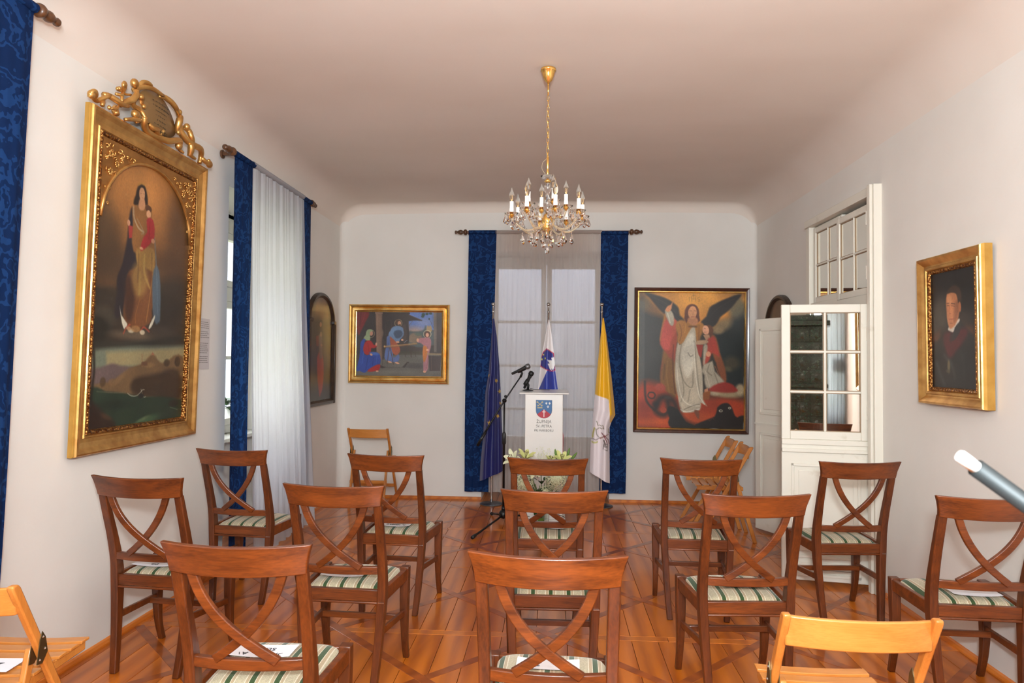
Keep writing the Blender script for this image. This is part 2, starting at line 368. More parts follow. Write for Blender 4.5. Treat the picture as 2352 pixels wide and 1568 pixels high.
# ---- picture tables: shapes in 0..1000 units of each canvas
ANGEL=((52,44,34),[
('p',(176,112,44),53,1,[0,0,1000,0,1001,94,890,155,737,262,389,243,233,162,1,66]),
('e',(208,142,58),120,0.8,[521,46,319,113,0]),
('p',(46,45,40),38,1,[-10,70,87,96,165,163,225,230,218,433,212,667,-5,722]),
('e',(122,84,48),45,0.8,[126,118,107,41,25]),
('e',(98,84,58),38,0.7,[53,88,58,45,0]),
('p',(78,78,70),11,0.55,[-1,59,55,73,58,706,0,722]),
('p',(27,32,29),38,1,[719,322,824,254,909,185,1000,124,998,694,782,682]),
('e',(92,84,62),38,0.9,[927,102,77,83,0]),
('e',(118,98,66),38,0.9,[799,239,87,41,-30]),
('e',(138,112,76),23,0.8,[757,277,48,26,0]),
('e',(70,60,40),38,0.8,[885,516,77,49,0]),
('e',(96,84,52),20,0.7,[847,561,38,18,20]),
('p',(148,50,20),38,1,[-5,707,174,675,435,731,687,766,1000,792,1000,1000,0,1000]),
('e',(180,78,26),45,0.8,[178,960,184,23,0]),
('e',(170,70,28),38,0.8,[535,925,174,45,0]),
('e',(120,36,18),38,0.7,[99,833,106,45,0]),
('e',(150,128,92),22,1,[831,741,144,28,4]),
('e',(164,142,106),19,0.9,[965,710,43,41,0]),
('e',(170,150,118),15,0.7,[725,739,43,19,0]),
('p',(43,39,34),8,1,[56,4,163,20,260,45,348,89,381,127,390,168,439,209,369,215,301,180,233,154,164,99,98,39]),
('l',(70,62,50),6,0.5,[134,35,251,79,349,146]),
('l',(24,22,20),5,0.6,[193,80,300,131,388,191]),
('p',(36,31,27),8,1,[969,8,849,35,720,82,667,116,641,174,596,209,611,233,684,257,746,218,772,179,822,148,879,106,927,57]),
('l',(60,50,40),6,0.5,[907,42,764,104,678,172]),
('p',(142,58,34),8,1,[252,154,301,158,331,199,360,213,351,259,371,326,362,386,356,492,357,657,368,755,310,755,214,666,224,508,242,433,203,377,220,268,242,207]),
('p',(118,76,28),11,1,[236,433,287,478,335,507,361,582,366,756,310,757,212,665,225,546]),
('p',(152,100,38),8,1,[245,160,258,207,235,267,207,358,203,328,220,253]),
('p',(172,66,52),12,0.95,[234,230,273,207,312,236,332,297,304,372,286,425,210,384]),
('p',(168,70,48),8,1,[299,158,330,184,370,236,351,296,323,327,312,267]),
('l',(70,28,18),8,0.7,[333,387,326,507,338,657,354,747]),
('l',(150,104,44),8,0.6,[277,508,270,621,296,741]),
('l',(80,50,20),8,0.7,[249,531,241,644]),
('p',(154,142,118),6,1,[247,132,310,137,335,206,314,248,273,203]),
('l',(205,196,172),8,0.7,[272,154,297,222]),
('p',(188,122,78),5,1,[254,135,252,124,276,98,300,90,326,58,323,67,312,102,306,125,281,143]),
('p',(152,98,40),9,1,[369,213,439,207,515,251,601,222,606,278,588,324,554,384,525,279,477,310,420,380,367,365,371,311,351,259]),
('l',(100,60,26),7,0.7,[389,236,409,296,391,356]),
('l',(186,134,60),7,0.6,[447,228,438,295]),
('l',(110,66,30),7,0.7,[573,241,570,354]),
('p',(168,152,126),6,1,[496,265,536,264,547,354,568,429,607,579,615,744,625,797,654,837,596,813,588,865,450,887,401,859,378,770,352,657,348,514,369,377,388,386,430,360]),
('p',(196,184,160),12,0.8,[430,386,516,295,527,430,520,550,472,626,433,581,403,476]),
('l',(105,94,76),7,0.8,[470,445,494,471,518,460]),
('l',(110,98,78),8,0.7,[406,386,389,507,414,619,435,731,408,807]),
('l',(112,100,80),8,0.7,[526,355,548,505,569,655,591,789]),
('l',(104,92,72),8,0.7,[394,544,434,656,512,700,520,580]),
('l',(214,204,182),7,0.7,[526,370,541,580,576,745,630,823]),
('l',(214,204,182),7,0.7,[365,522,376,642,412,769,476,825,582,835]),
('l',(92,78,60),7,0.7,[438,863,514,836,582,823]),
('l',(220,210,190),6,0.8,[404,863,457,881,582,857]),
('l',(100,88,70),9,0.6,[493,716,475,806]),
('l',(90,55,30),12,0.9,[478,250,549,251]),
('p',(118,66,42),5,1,[534,869,573,872,583,910,574,931,549,903]),
('e',(92,46,26),8,1,[504,148,68,65,0]),
('p',(86,42,24),8,1,[438,152,466,205,452,224,432,190]),
('p',(86,42,24),8,1,[567,151,582,204,558,223,543,189]),
('p',(172,112,72),6,1,[480,182,543,181,561,223,515,243,468,214]),
('e',(190,130,86),6,1,[509,146,41,48,4]),
('l',(110,60,36),4,0.8,[479,135,503,134]),
('l',(110,60,36),4,0.8,[523,133,542,135]),
('l',(150,90,58),4,0.8,[515,137,514,165]),
('l',(140,60,44),5,0.8,[500,179,529,178]),
('l',(74,38,22),8,0.9,[465,122,493,92,542,100,557,129]),
('e',(84,48,26),8,1,[662,278,44,42,0]),
('p',(84,48,26),8,1,[674,248,706,270,701,330,680,323]),
('e',(196,138,102),6,1,[637,275,31,35,-10]),
('l',(90,50,34),3,0.8,[621,263,636,265]),
('l',(150,70,52),3,0.8,[622,290,636,293]),
('p',(166,122,88),6,1,[612,312,670,308,680,338,642,353]),
('p',(122,64,32),8,1,[688,323,738,333,773,442,823,554,832,659,771,607,736,517,701,443]),
('p',(152,52,36),8,1,[652,353,682,330,724,334,754,420,764,472,701,443,673,496,625,535,615,504,643,428]),
('p',(166,130,96),6,1,[546,360,613,348,654,353,650,372,565,386]),
('p',(140,46,32),6,1,[548,384,613,384,596,482,571,459]),
('p',(152,138,114),8,1,[614,399,647,383,653,428,631,526,702,503,727,578,825,661,763,699,647,700,627,609,602,579,616,534]),
('l',(100,88,70),8,0.7,[674,526,655,579,694,608]),
('l',(100,88,70),7,0.7,[723,593,762,675]),
('l',(186,172,148),6,0.7,[636,579,676,683]),
('e',(184,126,92),5,1,[663,452,23,20,0]),
('l',(196,110,62),5,0.7,[727,540,761,600]),
('p',(168,110,76),5,1,[628,714,662,700,665,729,629,744]),
('p',(138,38,25),9,1,[676,707,820,655,926,699,908,731,725,728]),
('p',(150,60,40),9,1,[164,690,222,674,261,711,213,730,174,720]),
('p',(128,70,28),8,1,[619,737,686,721,677,788,620,789]),
('l',(24,24,19),10,1,[161,765,146,784,113,784,93,766,107,743,146,743,163,761]),
('l',(24,24,19),15,1,[62,661,67,759,89,818,158,874]),
('l',(22,22,18),47,1,[176,825,214,783,282,775,340,808,375,875,419,942,517,986,633,1000]),
('l',(22,22,18),38,1,[167,832,177,885,245,907,293,868,282,808]),
('e',(150,58,30),6,1,[242,871,29,20,0]),
('e',(60,54,46),11,0.6,[282,778,29,11,0]),
('p',(22,22,18),6,1,[283,846,380,867,458,956,594,1001,324,1002,299,928]),
('p',(28,20,16),7,1,[593,955,727,911,751,847,822,811,880,831,910,887,944,914,999,900,1000,1000,584,1001]),
('e',(160,148,124),4,1,[785,868,18,10,0]),
('e',(24,18,14),3,1,[787,868,8,6,0]),
('e',(150,140,116),4,1,[868,847,14,9,0]),
('e',(24,18,14),3,1,[869,847,6,4,0]),
('l',(110,50,28),4,0.6,[660,931,680,942,708,923,723,934]),
('l',(120,60,32),4,0.5,[939,897,968,905,992,897]),
('l',(128,92,40),4,0.8,[478,33,478,63]),
('l',(128,92,40),4,0.8,[501,27,501,65]),
('l',(128,92,40),4,0.8,[501,46,539,46]),
('l',(128,92,40),4,0.8,[539,27,539,65]),
('l',(128,92,40),4,0.8,[577,32,558,37,560,47,578,52,576,61,558,62]),
('l',(128,92,40),4,0.8,[519,7,520,46]),
('l',(128,92,40),4,0.8,[504,20,536,20]),
])
WORKSHOP=((58,48,42),[
('p',(84,104,150),19,1,[609,-7,915,-8,921,280,615,287]),
('e',(150,124,108),85,0.9,[679,285,114,57,0]),
('e',(110,118,146),57,0.8,[798,160,85,57,0]),
('p',(68,76,74),13,1,[608,325,658,302,765,293,799,231,813,207,836,282,900,280,904,508,612,515]),
('p',(146,120,84),8,1,[824,225,834,206,849,225,855,206,877,224,879,300,825,301]),
('p',(122,98,74),15,0.8,[623,362,694,323,766,359,732,464,625,467]),
('e',(70,84,70),19,0.8,[730,341,43,28,0]),
('p',(46,36,32),8,1,[288,4,610,5,612,40,750,113,746,134,611,140,610,230,610,505,490,508,316,426]),
('l',(88,68,52),9,0.8,[610,40,747,118]),
('l',(84,66,54),9,0.8,[655,139,617,211]),
('l',(70,54,44),8,0.7,[355,140,405,141,412,329]),
('l',(60,48,40),9,0.7,[341,188,344,369]),
('e',(66,52,44),19,0.7,[558,326,36,142,0]),
('p',(48,41,37),10,1,[-4,-5,223,1,237,619,3,673]),
('p',(98,24,22),13,1,[6,-5,144,2,110,145,55,299,16,347]),
('l',(60,14,14),13,0.7,[51,13,39,223]),
('l',(130,36,30),8,0.6,[101,12,67,165]),
('p',(112,86,68),7,1,[222,5,299,10,308,790,244,772]),
('l',(140,112,90),11,0.6,[245,38,256,619]),
('l',(70,54,44),9,0.7,[288,37,298,771]),
('p',(120,94,76),5,1,[216,1,306,7,306,32,216,29]),
('e',(104,84,66),19,0.8,[300,332,17,57,0]),
('p',(92,80,70),7,1,[897,-1,936,1,942,621,910,621]),
('p',(58,48,44),7,1,[936,-2,1000,0,1001,629,946,621]),
('l',(120,106,92),9,0.6,[912,16,922,602]),
('p',(88,82,72),19,1,[-1,1005,9,894,265,781,493,651,772,663,1004,686,1002,1005]),
('p',(50,42,36),8,1,[543,860,599,777,624,783,572,867]),
('p',(76,70,62),10,1,[603,793,775,794,740,878,583,868]),
('e',(110,104,90),38,0.5,[455,939,180,29,0]),
('l',(60,54,46),10,0.6,[295,867,561,864]),
('l',(58,44,36),8,0.7,[302,417,312,828]),
('p',(44,36,32),10,0.8,[280,829,352,865,309,881,273,867]),
('e',(66,62,56),29,0.8,[704,846,107,29,0]),
('p',(62,58,40),15,0.7,[492,613,778,606,779,663,493,670]),
('r',(158,136,96),7,0.75,[165,342,48,63,0]),
('r',(170,146,104),7,0.8,[491,173,43,57,0]),
('r',(196,176,136),7,0.9,[830,341,44,59,0]),
('p',(126,136,98),8,1,[118,302,155,273,193,296,177,334,161,373,158,451,86,424,110,364]),
('e',(168,118,92),6,1,[177,340,19,36,10]),
('p',(142,30,28),8,1,[108,471,173,456,203,515,234,514,241,545,203,572,175,575,170,654,120,672,77,590]),
('l',(90,16,18),9,0.7,[137,488,146,602]),
('e',(180,126,100),6,1,[235,507,10,25,0]),
('p',(38,58,122),8,1,[63,453,107,431,89,527,87,623,127,681,204,637,262,647,286,714,280,821,208,850,130,931,94,954,42,924,5,917,39,720,46,547]),
('e',(66,92,150),13,0.8,[212,653,58,25,8]),
('l',(24,38,90),13,0.8,[141,717,115,910]),
('l',(24,38,90),11,0.7,[206,716,193,841]),
('l',(70,96,160),10,0.6,[89,623,70,815]),
('l',(60,84,150),10,0.6,[248,676,236,811]),
('e',(176,128,102),5,1,[178,669,17,17,30]),
('p',(142,30,25),8,1,[135,931,208,852,281,821,277,891,238,924]),
('e',(176,130,100),5,1,[251,927,16,12,0]),
('e',(70,46,30),7,1,[485,157,30,40,0]),
('e',(172,120,88),6,1,[503,175,20,36,0]),
('e',(74,50,34),7,1,[505,211,17,21,0]),
('p',(88,108,132),8,1,[442,224,528,230,552,288,553,364,517,422,495,472,446,463,379,382,399,291]),
('p',(48,58,74),11,0.9,[447,300,522,289,538,364,488,413,448,376]),
('p',(76,90,128),8,1,[359,389,417,424,436,710,494,651,500,765,401,773,334,712,357,521]),
('p',(142,68,40),8,1,[395,415,418,407,509,546,501,646,450,664,414,579]),
('l',(50,62,96),10,0.7,[375,482,371,711]),
('l',(96,112,146),8,0.6,[399,615,394,749]),
('e',(182,130,100),5,1,[486,470,20,15,0]),
('e',(182,130,100),5,1,[539,435,14,15,0]),
('e',(182,130,98),5,1,[396,780,26,13,15]),
('e',(182,130,98),5,1,[484,796,26,13,15]),
('l',(162,116,66),21,1,[331,541,519,517,706,488]),
('l',(100,68,40),10,0.8,[336,558,519,536,706,505]),
('e',(176,132,74),5,1,[334,539,10,15,0]),
('l',(150,170,190),8,0.6,[561,478,596,439]),
('l',(72,46,32),10,1,[391,563,365,811]),
('l',(72,46,32),10,1,[399,563,442,819]),
('l',(66,48,36),9,1,[604,543,578,692]),
('l',(66,48,36),9,1,[620,543,650,704]),
('l',(60,44,34),9,1,[678,527,701,695]),
('l',(60,44,34),9,1,[662,532,643,697]),
('l',(90,84,66),11,0.7,[706,509,904,508]),
('e',(80,50,34),7,1,[830,346,34,53,0]),
('e',(196,142,112),5,1,[830,354,19,32,0]),
('p',(156,102,104),8,1,[724,417,802,396,861,404,877,489,865,585,848,699,844,871,813,931,791,912,788,701,785,511,724,476]),
('p',(168,96,36),8,1,[782,541,821,540,836,604,813,748,787,750]),
('l',(110,66,74),9,0.7,[834,528,844,699,826,871]),
('e',(196,140,108),5,1,[721,436,16,28,0]),
('e',(196,140,108),5,1,[835,587,16,17,0]),
('e',(190,134,100),5,1,[804,925,16,17,0]),
('l',(146,120,78),25,1,[836,647,998,652]),
('p',(56,42,38),10,1,[847,675,995,681,984,910,863,913]),
('l',(92,72,54),10,0.7,[879,679,884,898]),
('e',(34,50,34),9,0.9,[781,37,21,26,0]),
('e',(34,50,34),9,0.9,[823,27,18,19,0]),
('e',(38,54,36),9,0.9,[774,66,18,19,0]),
('e',(34,48,34),9,0.9,[866,21,21,17,0]),
('e',(34,48,34),8,0.9,[850,104,10,15,0]),
('l',(44,46,40),6,0.8,[854,111,876,167,899,247]),
('l',(44,46,40),6,0.8,[887,26,884,196]),
])
QUEEN=((96,66,38),[
('e',(168,112,58),123,0.9,[435,148,353,196,0]),
('e',(186,126,66),56,0.7,[432,129,156,74,0]),
('e',(74,56,36),72,0.8,[85,355,133,115,0]),
('e',(84,58,36),86,0.7,[885,243,130,138,0]),
('e',(66,50,34),65,0.7,[151,426,231,55,0]),
('e',(70,50,32),76,0.7,[837,400,257,65,0]),
('p',(50,42,32),32,1,[-62,528,230,484,579,469,992,432,1018,686,-42,727]),
('e',(66,60,48),25,0.7,[111,612,121,37,0]),
('e',(40,34,26),29,0.8,[729,564,191,67,0]),
('e',(96,66,38),25,0.6,[127,492,162,20,0]),
('p',(104,110,92),12,1,[-43,719,261,707,987,687,1010,792,-35,801]),
('p',(150,134,92),17,0.8,[157,734,992,708,1005,770,163,785]),
('p',(44,42,34),11,1,[-46,686,259,698,490,685,980,656,989,695,374,710,155,720,-43,724]),
('p',(96,80,76),7,1,[-11,801,111,787,183,776,237,773,293,782,386,786,436,806,397,866,-5,859]),
('p',(104,80,52),6,1,[67,844,191,838,298,814,386,788,493,776,552,757,616,736,669,754,730,771,802,760,976,744,976,924,353,881,70,866]),
('p',(52,38,25),12,0.9,[417,838,512,821,720,809,920,801,960,918,602,901,424,881]),
('e',(128,100,66),9,0.7,[277,831,67,11,-30]),
('e',(130,102,64),8,0.7,[582,779,52,11,0]),
('e',(60,46,30),7,0.8,[783,770,34,15,0]),
('e',(56,42,28),7,0.8,[913,765,36,21,0]),
('e',(70,54,34),6,0.8,[138,837,25,17,0]),
('e',(118,90,58),6,0.7,[223,839,33,13,0]),
('l',(132,100,66),6,1,[503,739,510,783]),
('p',(96,66,44),2,1,[500,767,560,764,567,781,502,781]),
('p',(140,92,66),2,1,[598,741,614,728,638,740]),
('p',(34,50,36),6,1,[-15,859,174,871,353,881,550,899,976,924,978,1004,0,998]),
('l',(96,96,74),4,0.7,[90,868,217,875,352,878]),
('e',(66,90,60),15,0.7,[591,989,119,15,-8]),
('e',(96,112,78),7,0.7,[539,984,64,6,-12]),
('e',(24,34,26),18,0.7,[234,920,177,18,0]),
('l',(110,116,88),4,0.7,[846,950,938,962]),
('e',(40,34,26),6,0.9,[888,936,60,14,0]),
('l',(176,176,156),3,0.9,[374,881,413,892,474,892,521,874,546,872]),
('l',(176,176,156),3,0.8,[508,869,540,899,563,899]),
('e',(28,28,24),4,0.9,[512,895,30,9,0]),
('p',(40,26,18),9,1,[-20,899,75,909,184,954,272,997,-10,999]),
('e',(84,58,38),7,0.6,[184,958,54,9,20]),
('e',(34,31,23),21,1,[56,655,118,45,0]),
('e',(36,34,26),12,0.9,[34,635,58,20,0]),
('l',(30,24,17),12,1,[45,910,52,844,59,802,49,734,34,701,47,660]),
('l',(42,32,22),3,1,[25,726,49,751]),
('e',(96,82,64),18,0.8,[415,668,202,18,0]),
('e',(60,52,42),20,0.8,[690,648,162,24,0]),
('p',(40,28,22),5,1,[378,120,428,107,464,125,485,170,461,180,389,190,340,190,358,155]),
('l',(176,128,56),7,1,[380,115,412,104,448,105]),
('l',(150,100,50),2,0.9,[260,146,279,199,299,266]),
('e',(170,120,70),3,1,[264,168,7,5,0]),
('p',(40,32,36),7,1,[329,203,299,266,297,323,259,421,233,505,437,491,401,346,351,278]),
('p',(38,31,34),7,1,[231,451,225,523,214,600,269,606,304,540,335,443]),
('p',(128,86,44),6,1,[346,201,509,179,532,232,572,339,364,364,348,255]),
('p',(178,128,90),4,1,[403,160,442,154,458,186,428,203,393,195]),
('e',(190,140,100),4,1,[421,143,30,24,0]),
('l',(80,50,34),2,0.8,[405,143,418,142]),
('l',(80,50,34),2,0.8,[434,140,445,140]),
('l',(150,80,60),2,0.8,[421,157,437,155]),
('l',(170,156,130),7,0.9,[342,204,353,240,402,272,457,281]),
('l',(140,124,100),5,0.8,[384,241,457,281,432,291]),
('p',(150,50,44),4,1,[299,271,345,274,341,315,313,321]),
('e',(190,138,104),3,1,[303,265,15,11,0]),
('p',(148,112,56),6,1,[395,351,567,334,592,393,626,474,430,487,411,409]),
('p',(106,66,36),6,1,[334,434,564,420,598,514,584,571,567,620,411,641,328,628,293,583,316,504]),
('p',(60,36,26),11,0.8,[295,480,349,459,391,508,390,579,361,620,311,591]),
('e',(150,116,62),27,0.8,[441,457,83,66,0]),
('l',(176,146,78),11,0.8,[478,363,482,428,547,484]),
('l',(160,132,70),15,0.8,[439,439,443,479,441,514]),
('l',(170,124,66),4,0.8,[572,429,556,517,528,615]),
('l',(150,96,52),4,0.7,[453,531,415,592,420,623]),
('l',(96,64,34),6,0.7,[418,368,421,472]),
('l',(96,64,34),5,0.7,[553,351,572,462]),
('p',(74,88,98),6,1,[582,414,650,418,680,576,664,613,617,609,583,524]),
('l',(110,128,138),4,0.6,[621,448,652,582]),
('l',(96,110,118),7,0.9,[561,274,589,327,629,469]),
('e',(84,52,32),3,1,[496,188,34,13,0]),
('e',(196,146,106),3,1,[500,208,24,15,0]),
('p',(156,40,42),4,1,[482,231,547,224,574,277,548,306,471,344,431,348,460,298,495,276]),
('l',(100,22,26),4,0.7,[518,234,515,299]),
('e',(192,140,104),3,1,[441,344,19,5,0]),
('e',(184,130,96),3,1,[559,304,20,9,0]),
('p',(196,190,168),3,1,[258,569,279,601,337,629,319,644,302,645,275,610]),
('p',(196,190,168),3,1,[620,585,612,610,580,636,558,638,579,615]),
('l',(176,70,50),6,0.9,[305,665,330,643,363,631]),
('l',(176,70,50),7,0.9,[473,651,507,636,566,651]),
('e',(180,168,140),4,0.9,[378,653,30,8,0]),
('e',(176,164,136),4,0.9,[493,656,27,9,0]),
('e',(150,110,66),5,0.8,[424,645,48,12,0]),
('e',(176,130,90),4,0.9,[353,645,23,7,0]),
])
PORTRAIT=((20,17,15),[
('p',(66,60,50),80,0.9,[41,244,364,244,377,456,223,518,31,582]),
('p',(92,52,30),50,0.8,[33,543,199,488,219,586,28,632]),
('p',(96,56,34),55,0.8,[664,447,929,484,967,565,749,551]),
('e',(50,42,36),55,0.8,[757,415,180,55,0]),
('l',(110,104,96),12,0.5,[68,385,78,504]),
('p',(27,28,28),20,1,[19,642,120,604,272,544,473,487,631,423,796,507,944,583,1004,654,1004,1004,-8,1008]),
('l',(70,74,78),43,0.6,[109,790,177,877,274,971]),
('l',(66,68,70),38,0.6,[288,722,455,807,521,909]),
('l',(44,44,46),37,0.5,[693,733,728,914]),
('p',(78,22,27),23,1,[267,553,435,515,661,498,807,516,746,596,557,686,422,743,315,669]),
('l',(30,26,28),38,0.9,[471,525,443,590]),
('p',(196,186,170),8,1,[400,480,633,414,612,459,533,489,524,523,423,514]),
('p',(34,34,36),9,1,[532,499,641,447,661,503,563,574,467,591]),
('p',(182,118,76),10,1,[367,196,490,185,603,205,655,281,636,372,583,440,485,488,396,471,354,340]),
('p',(130,78,50),22,0.8,[557,275,650,280,626,372,547,443,514,404]),
('e',(206,146,100),23,0.7,[426,248,54,38,0]),
('p',(56,38,26),8,1,[347,195,444,144,541,134,634,154,687,208,677,291,615,278,584,211,466,189]),
('e',(170,104,66),6,1,[653,319,28,43,-4]),
('l',(60,36,26),7,0.9,[367,275,422,276]),
('l',(60,36,26),8,0.9,[465,281,546,289]),
('l',(74,48,34),7,0.8,[371,292,416,297]),
('l',(74,48,34),7,0.8,[474,300,541,308]),
('l',(150,88,58),8,0.8,[435,296,412,357,460,366]),
('l',(146,66,52),8,0.9,[414,413,516,414]),
('l',(120,70,48),8,0.6,[439,448,487,452]),
('e',(92,82,54),11,0.9,[386,817,32,57,0]),
('e',(70,62,44),8,0.9,[367,855,49,15,0]),
])
SAINT=((48,36,26),[
('e',(104,70,42),72,0.9,[518,92,364,120,0]),
('e',(58,48,38),50,0.8,[131,578,177,248,0]),
('p',(62,46,34),17,0.9,[773,527,1066,505,1017,656,794,657]),
('p',(40,34,28),17,1,[-9,914,1010,908,1000,1000,0,1000]),
('p',(44,32,34),11,1,[326,343,647,334,708,571,687,914,330,910,265,576]),
('p',(130,36,26),15,1,[310,576,579,572,603,833,498,938,411,919]),
('p',(110,40,26),8,0.9,[247,362,374,367,366,474,273,460]),
('p',(92,74,66),11,0.9,[373,358,534,362,553,590,428,600]),
('e',(40,26,18),5,1,[473,257,91,41,0]),
('e',(150,106,76),5,1,[451,262,50,24,0]),
('e',(130,96,74),7,0.8,[473,356,55,25,0]),
('e',(130,90,66),7,0.8,[502,463,46,12,0]),
('l',(120,70,40),7,0.6,[165,561,187,602]),
])

# ---- crest and flag outlines in room metres
CREST=[(0.0062,[3.111,2.684,3.113,2.71,3.131,2.72,3.154,2.714,3.161,2.697,3.187,2.696,3.203,2.711,3.223,2.727,3.243,2.745]),(0.0064,[3.191,2.676,3.211,2.696,3.227,2.72,3.233,2.739]),(0.0077,[3.232,2.744,3.26,2.75,3.291,2.744,3.323,2.736,3.359,2.738,3.414,2.754]),(0.0035,[3.259,2.686,3.296,2.697,3.324,2.725]),(0.0088,[3.315,2.674,3.318,2.7,3.331,2.721]),(0.0089,[3.359,2.74,3.406,2.774,3.432,2.797,3.457,2.832,3.46,2.857]),(0.0047,[3.337,2.748,3.34,2.772,3.361,2.795,3.386,2.819,3.396,2.841,3.381,2.855,3.355,2.852,3.345,2.834,3.36,2.824,3.382,2.819,3.405,2.812,3.438,2.821]),(0.0055,[3.328,2.812,3.346,2.814,3.367,2.814]),(0.0044,[3.311,2.778,3.329,2.779,3.347,2.781]),(0.0073,[3.46,2.857,3.465,2.824,3.458,2.798,3.479,2.778,3.518,2.773,3.539,2.745,3.549,2.713]),(0.0058,[3.49,2.892,3.514,2.89,3.532,2.926,3.565,2.934,3.59,2.929]),(0.0056,[3.38,2.673,3.436,2.692,3.497,2.709,3.474,2.69]),(0.0093,[3.5,2.837,3.524,2.837,3.533,2.802]),(0.0083,[3.701,2.917,3.751,2.927,3.792,2.917,3.825,2.898,3.857,2.883,3.89,2.872]),(0.0101,[3.89,2.866,3.87,2.835,3.871,2.801,3.883,2.77]),(0.0104,[3.891,2.851,3.914,2.821,3.943,2.787,3.984,2.761,4.03,2.746,4.101,2.749,4.144,2.738,4.164,2.712,4.159,2.671]),(0.0088,[3.964,2.832,3.998,2.82,4.005,2.792,4.024,2.768,4.041,2.758]),(0.0104,[4.002,2.743,4.014,2.711,4.022,2.674]),(0.006,[4.043,2.713,4.062,2.689,4.098,2.681]),(0.0077,[4.164,2.706,4.202,2.689,4.247,2.689]),(0.01,[3.533,2.74,3.548,2.708,3.59,2.69,3.661,2.683,3.72,2.683,3.771,2.687,3.843,2.713,3.896,2.727,3.924,2.713]),(0.0052,[3.919,2.693,3.931,2.682,3.95,2.673]),(0.0067,[3.584,2.72,3.613,2.705,3.66,2.713,3.685,2.691]),(0.0061,[3.728,2.733,3.719,2.71,3.705,2.686]),(0.0073,[3.47,2.858,3.534,2.901,3.602,2.919,3.703,2.917])]
KNOBS=[(3.119,2.7,0.017),(3.243,2.744,0.0108),(3.252,2.687,0.0091),(3.328,2.812,0.008),(3.451,2.886,0.0201),(3.461,2.729,0.0188),(3.886,2.892,0.0139),(3.972,2.835,0.0171),(4.047,2.774,0.009),(4.247,2.689,0.0195),(4.24,2.709,0.0107),(3.886,2.695,0.0196),(3.665,2.712,0.015),(3.88,2.772,0.0132),(3.537,2.797,0.0117),(3.366,2.845,0.0134)]
PLATE=[3.494,2.833,3.582,2.906,3.707,2.919,3.797,2.883,3.859,2.82,3.876,2.765,3.808,2.713,3.716,2.695,3.61,2.697,3.549,2.718,3.508,2.773]
EU_L=[-0.615, 1.894, -0.63, 1.634, -0.654, 1.321, -0.684, 1.142, -0.702, 0.695, -0.727, 0.428, -0.734, 0.233]
EU_R=[-0.597, 1.894, -0.568, 1.702, -0.539, 1.411, -0.523, 1.143, -0.506, 0.765, -0.49, 0.499, -0.484, 0.353]
EU_STARS=[-0.656, 1.313, -0.569, 1.26, -0.532, 1.153, -0.519, 1.032, -0.549, 0.905, -0.634, 0.834, -0.715, 0.811]
SL_L=[-0.042, 1.888, -0.067, 1.753, -0.091, 1.617, -0.111, 1.508, -0.12, 1.423, -0.134, 1.287, -0.147, 1.162, -0.154, 0.878, -0.16, 0.257]
SL_R=[-0.036, 1.888, -0.01, 1.742, 0.005, 1.629, 0.017, 1.526, 0.029, 1.402, 0.045, 1.288, 0.062, 1.153, 0.09, 0.881, 0.117, 0.713, 0.111, 0.262]
SL_BLUE=[-0.053, 1.369, 0.031, 1.365, 0.062, 1.15, 0.073, 0.881, -0.176, 0.878, -0.147, 1.153]
SL_RED=[-0.176, 0.878, 0.152, 0.882, 0.156, 0.207, -0.171, 0.2]
SL_RED2=[-0.059, 1.594, 0.014, 1.547, 0.032, 1.37, -0.008, 1.358, -0.053, 1.371, -0.125, 1.409, -0.12, 1.491, -0.095, 1.56]
SL_NAVY=[-0.056, 1.583, 0.008, 1.54, 0.025, 1.377, -0.008, 1.366, -0.051, 1.378, -0.117, 1.415, -0.113, 1.489, -0.091, 1.553]
SL_WHITE2=[0.016, 1.504, -0.013, 1.501, -0.004, 1.472, -0.054, 1.478, -0.029, 1.442, -0.046, 1.435, -0.026, 1.383, -0.008, 1.37, 0.024, 1.39, 0.027, 1.447]
SL_STARS=[-0.091, 1.528, -0.073, 1.492, -0.106, 1.482]
SL_WAVE=[-0.008, 1.384, 0.004, 1.37, 0.016, 1.385, 0.024, 1.413]
VA_L=[0.509, 1.907, 0.494, 1.798, 0.46, 1.423, 0.434, 1.123, 0.407, 0.815, 0.394, 0.632, 0.385, 0.348]
VA_R=[0.518, 1.907, 0.547, 1.735, 0.597, 1.339, 0.623, 1.1, 0.641, 0.924, 0.605, 0.86, 0.583, 0.797, 0.584, 0.579, 0.588, 0.234]
VA_WHITE=[0.413, 1.14, 0.441, 1.131, 0.567, 1.082, 0.583, 0.849, 0.618, 0.849, 0.621, 0.159, 0.362, 0.154, 0.356, 1.139]
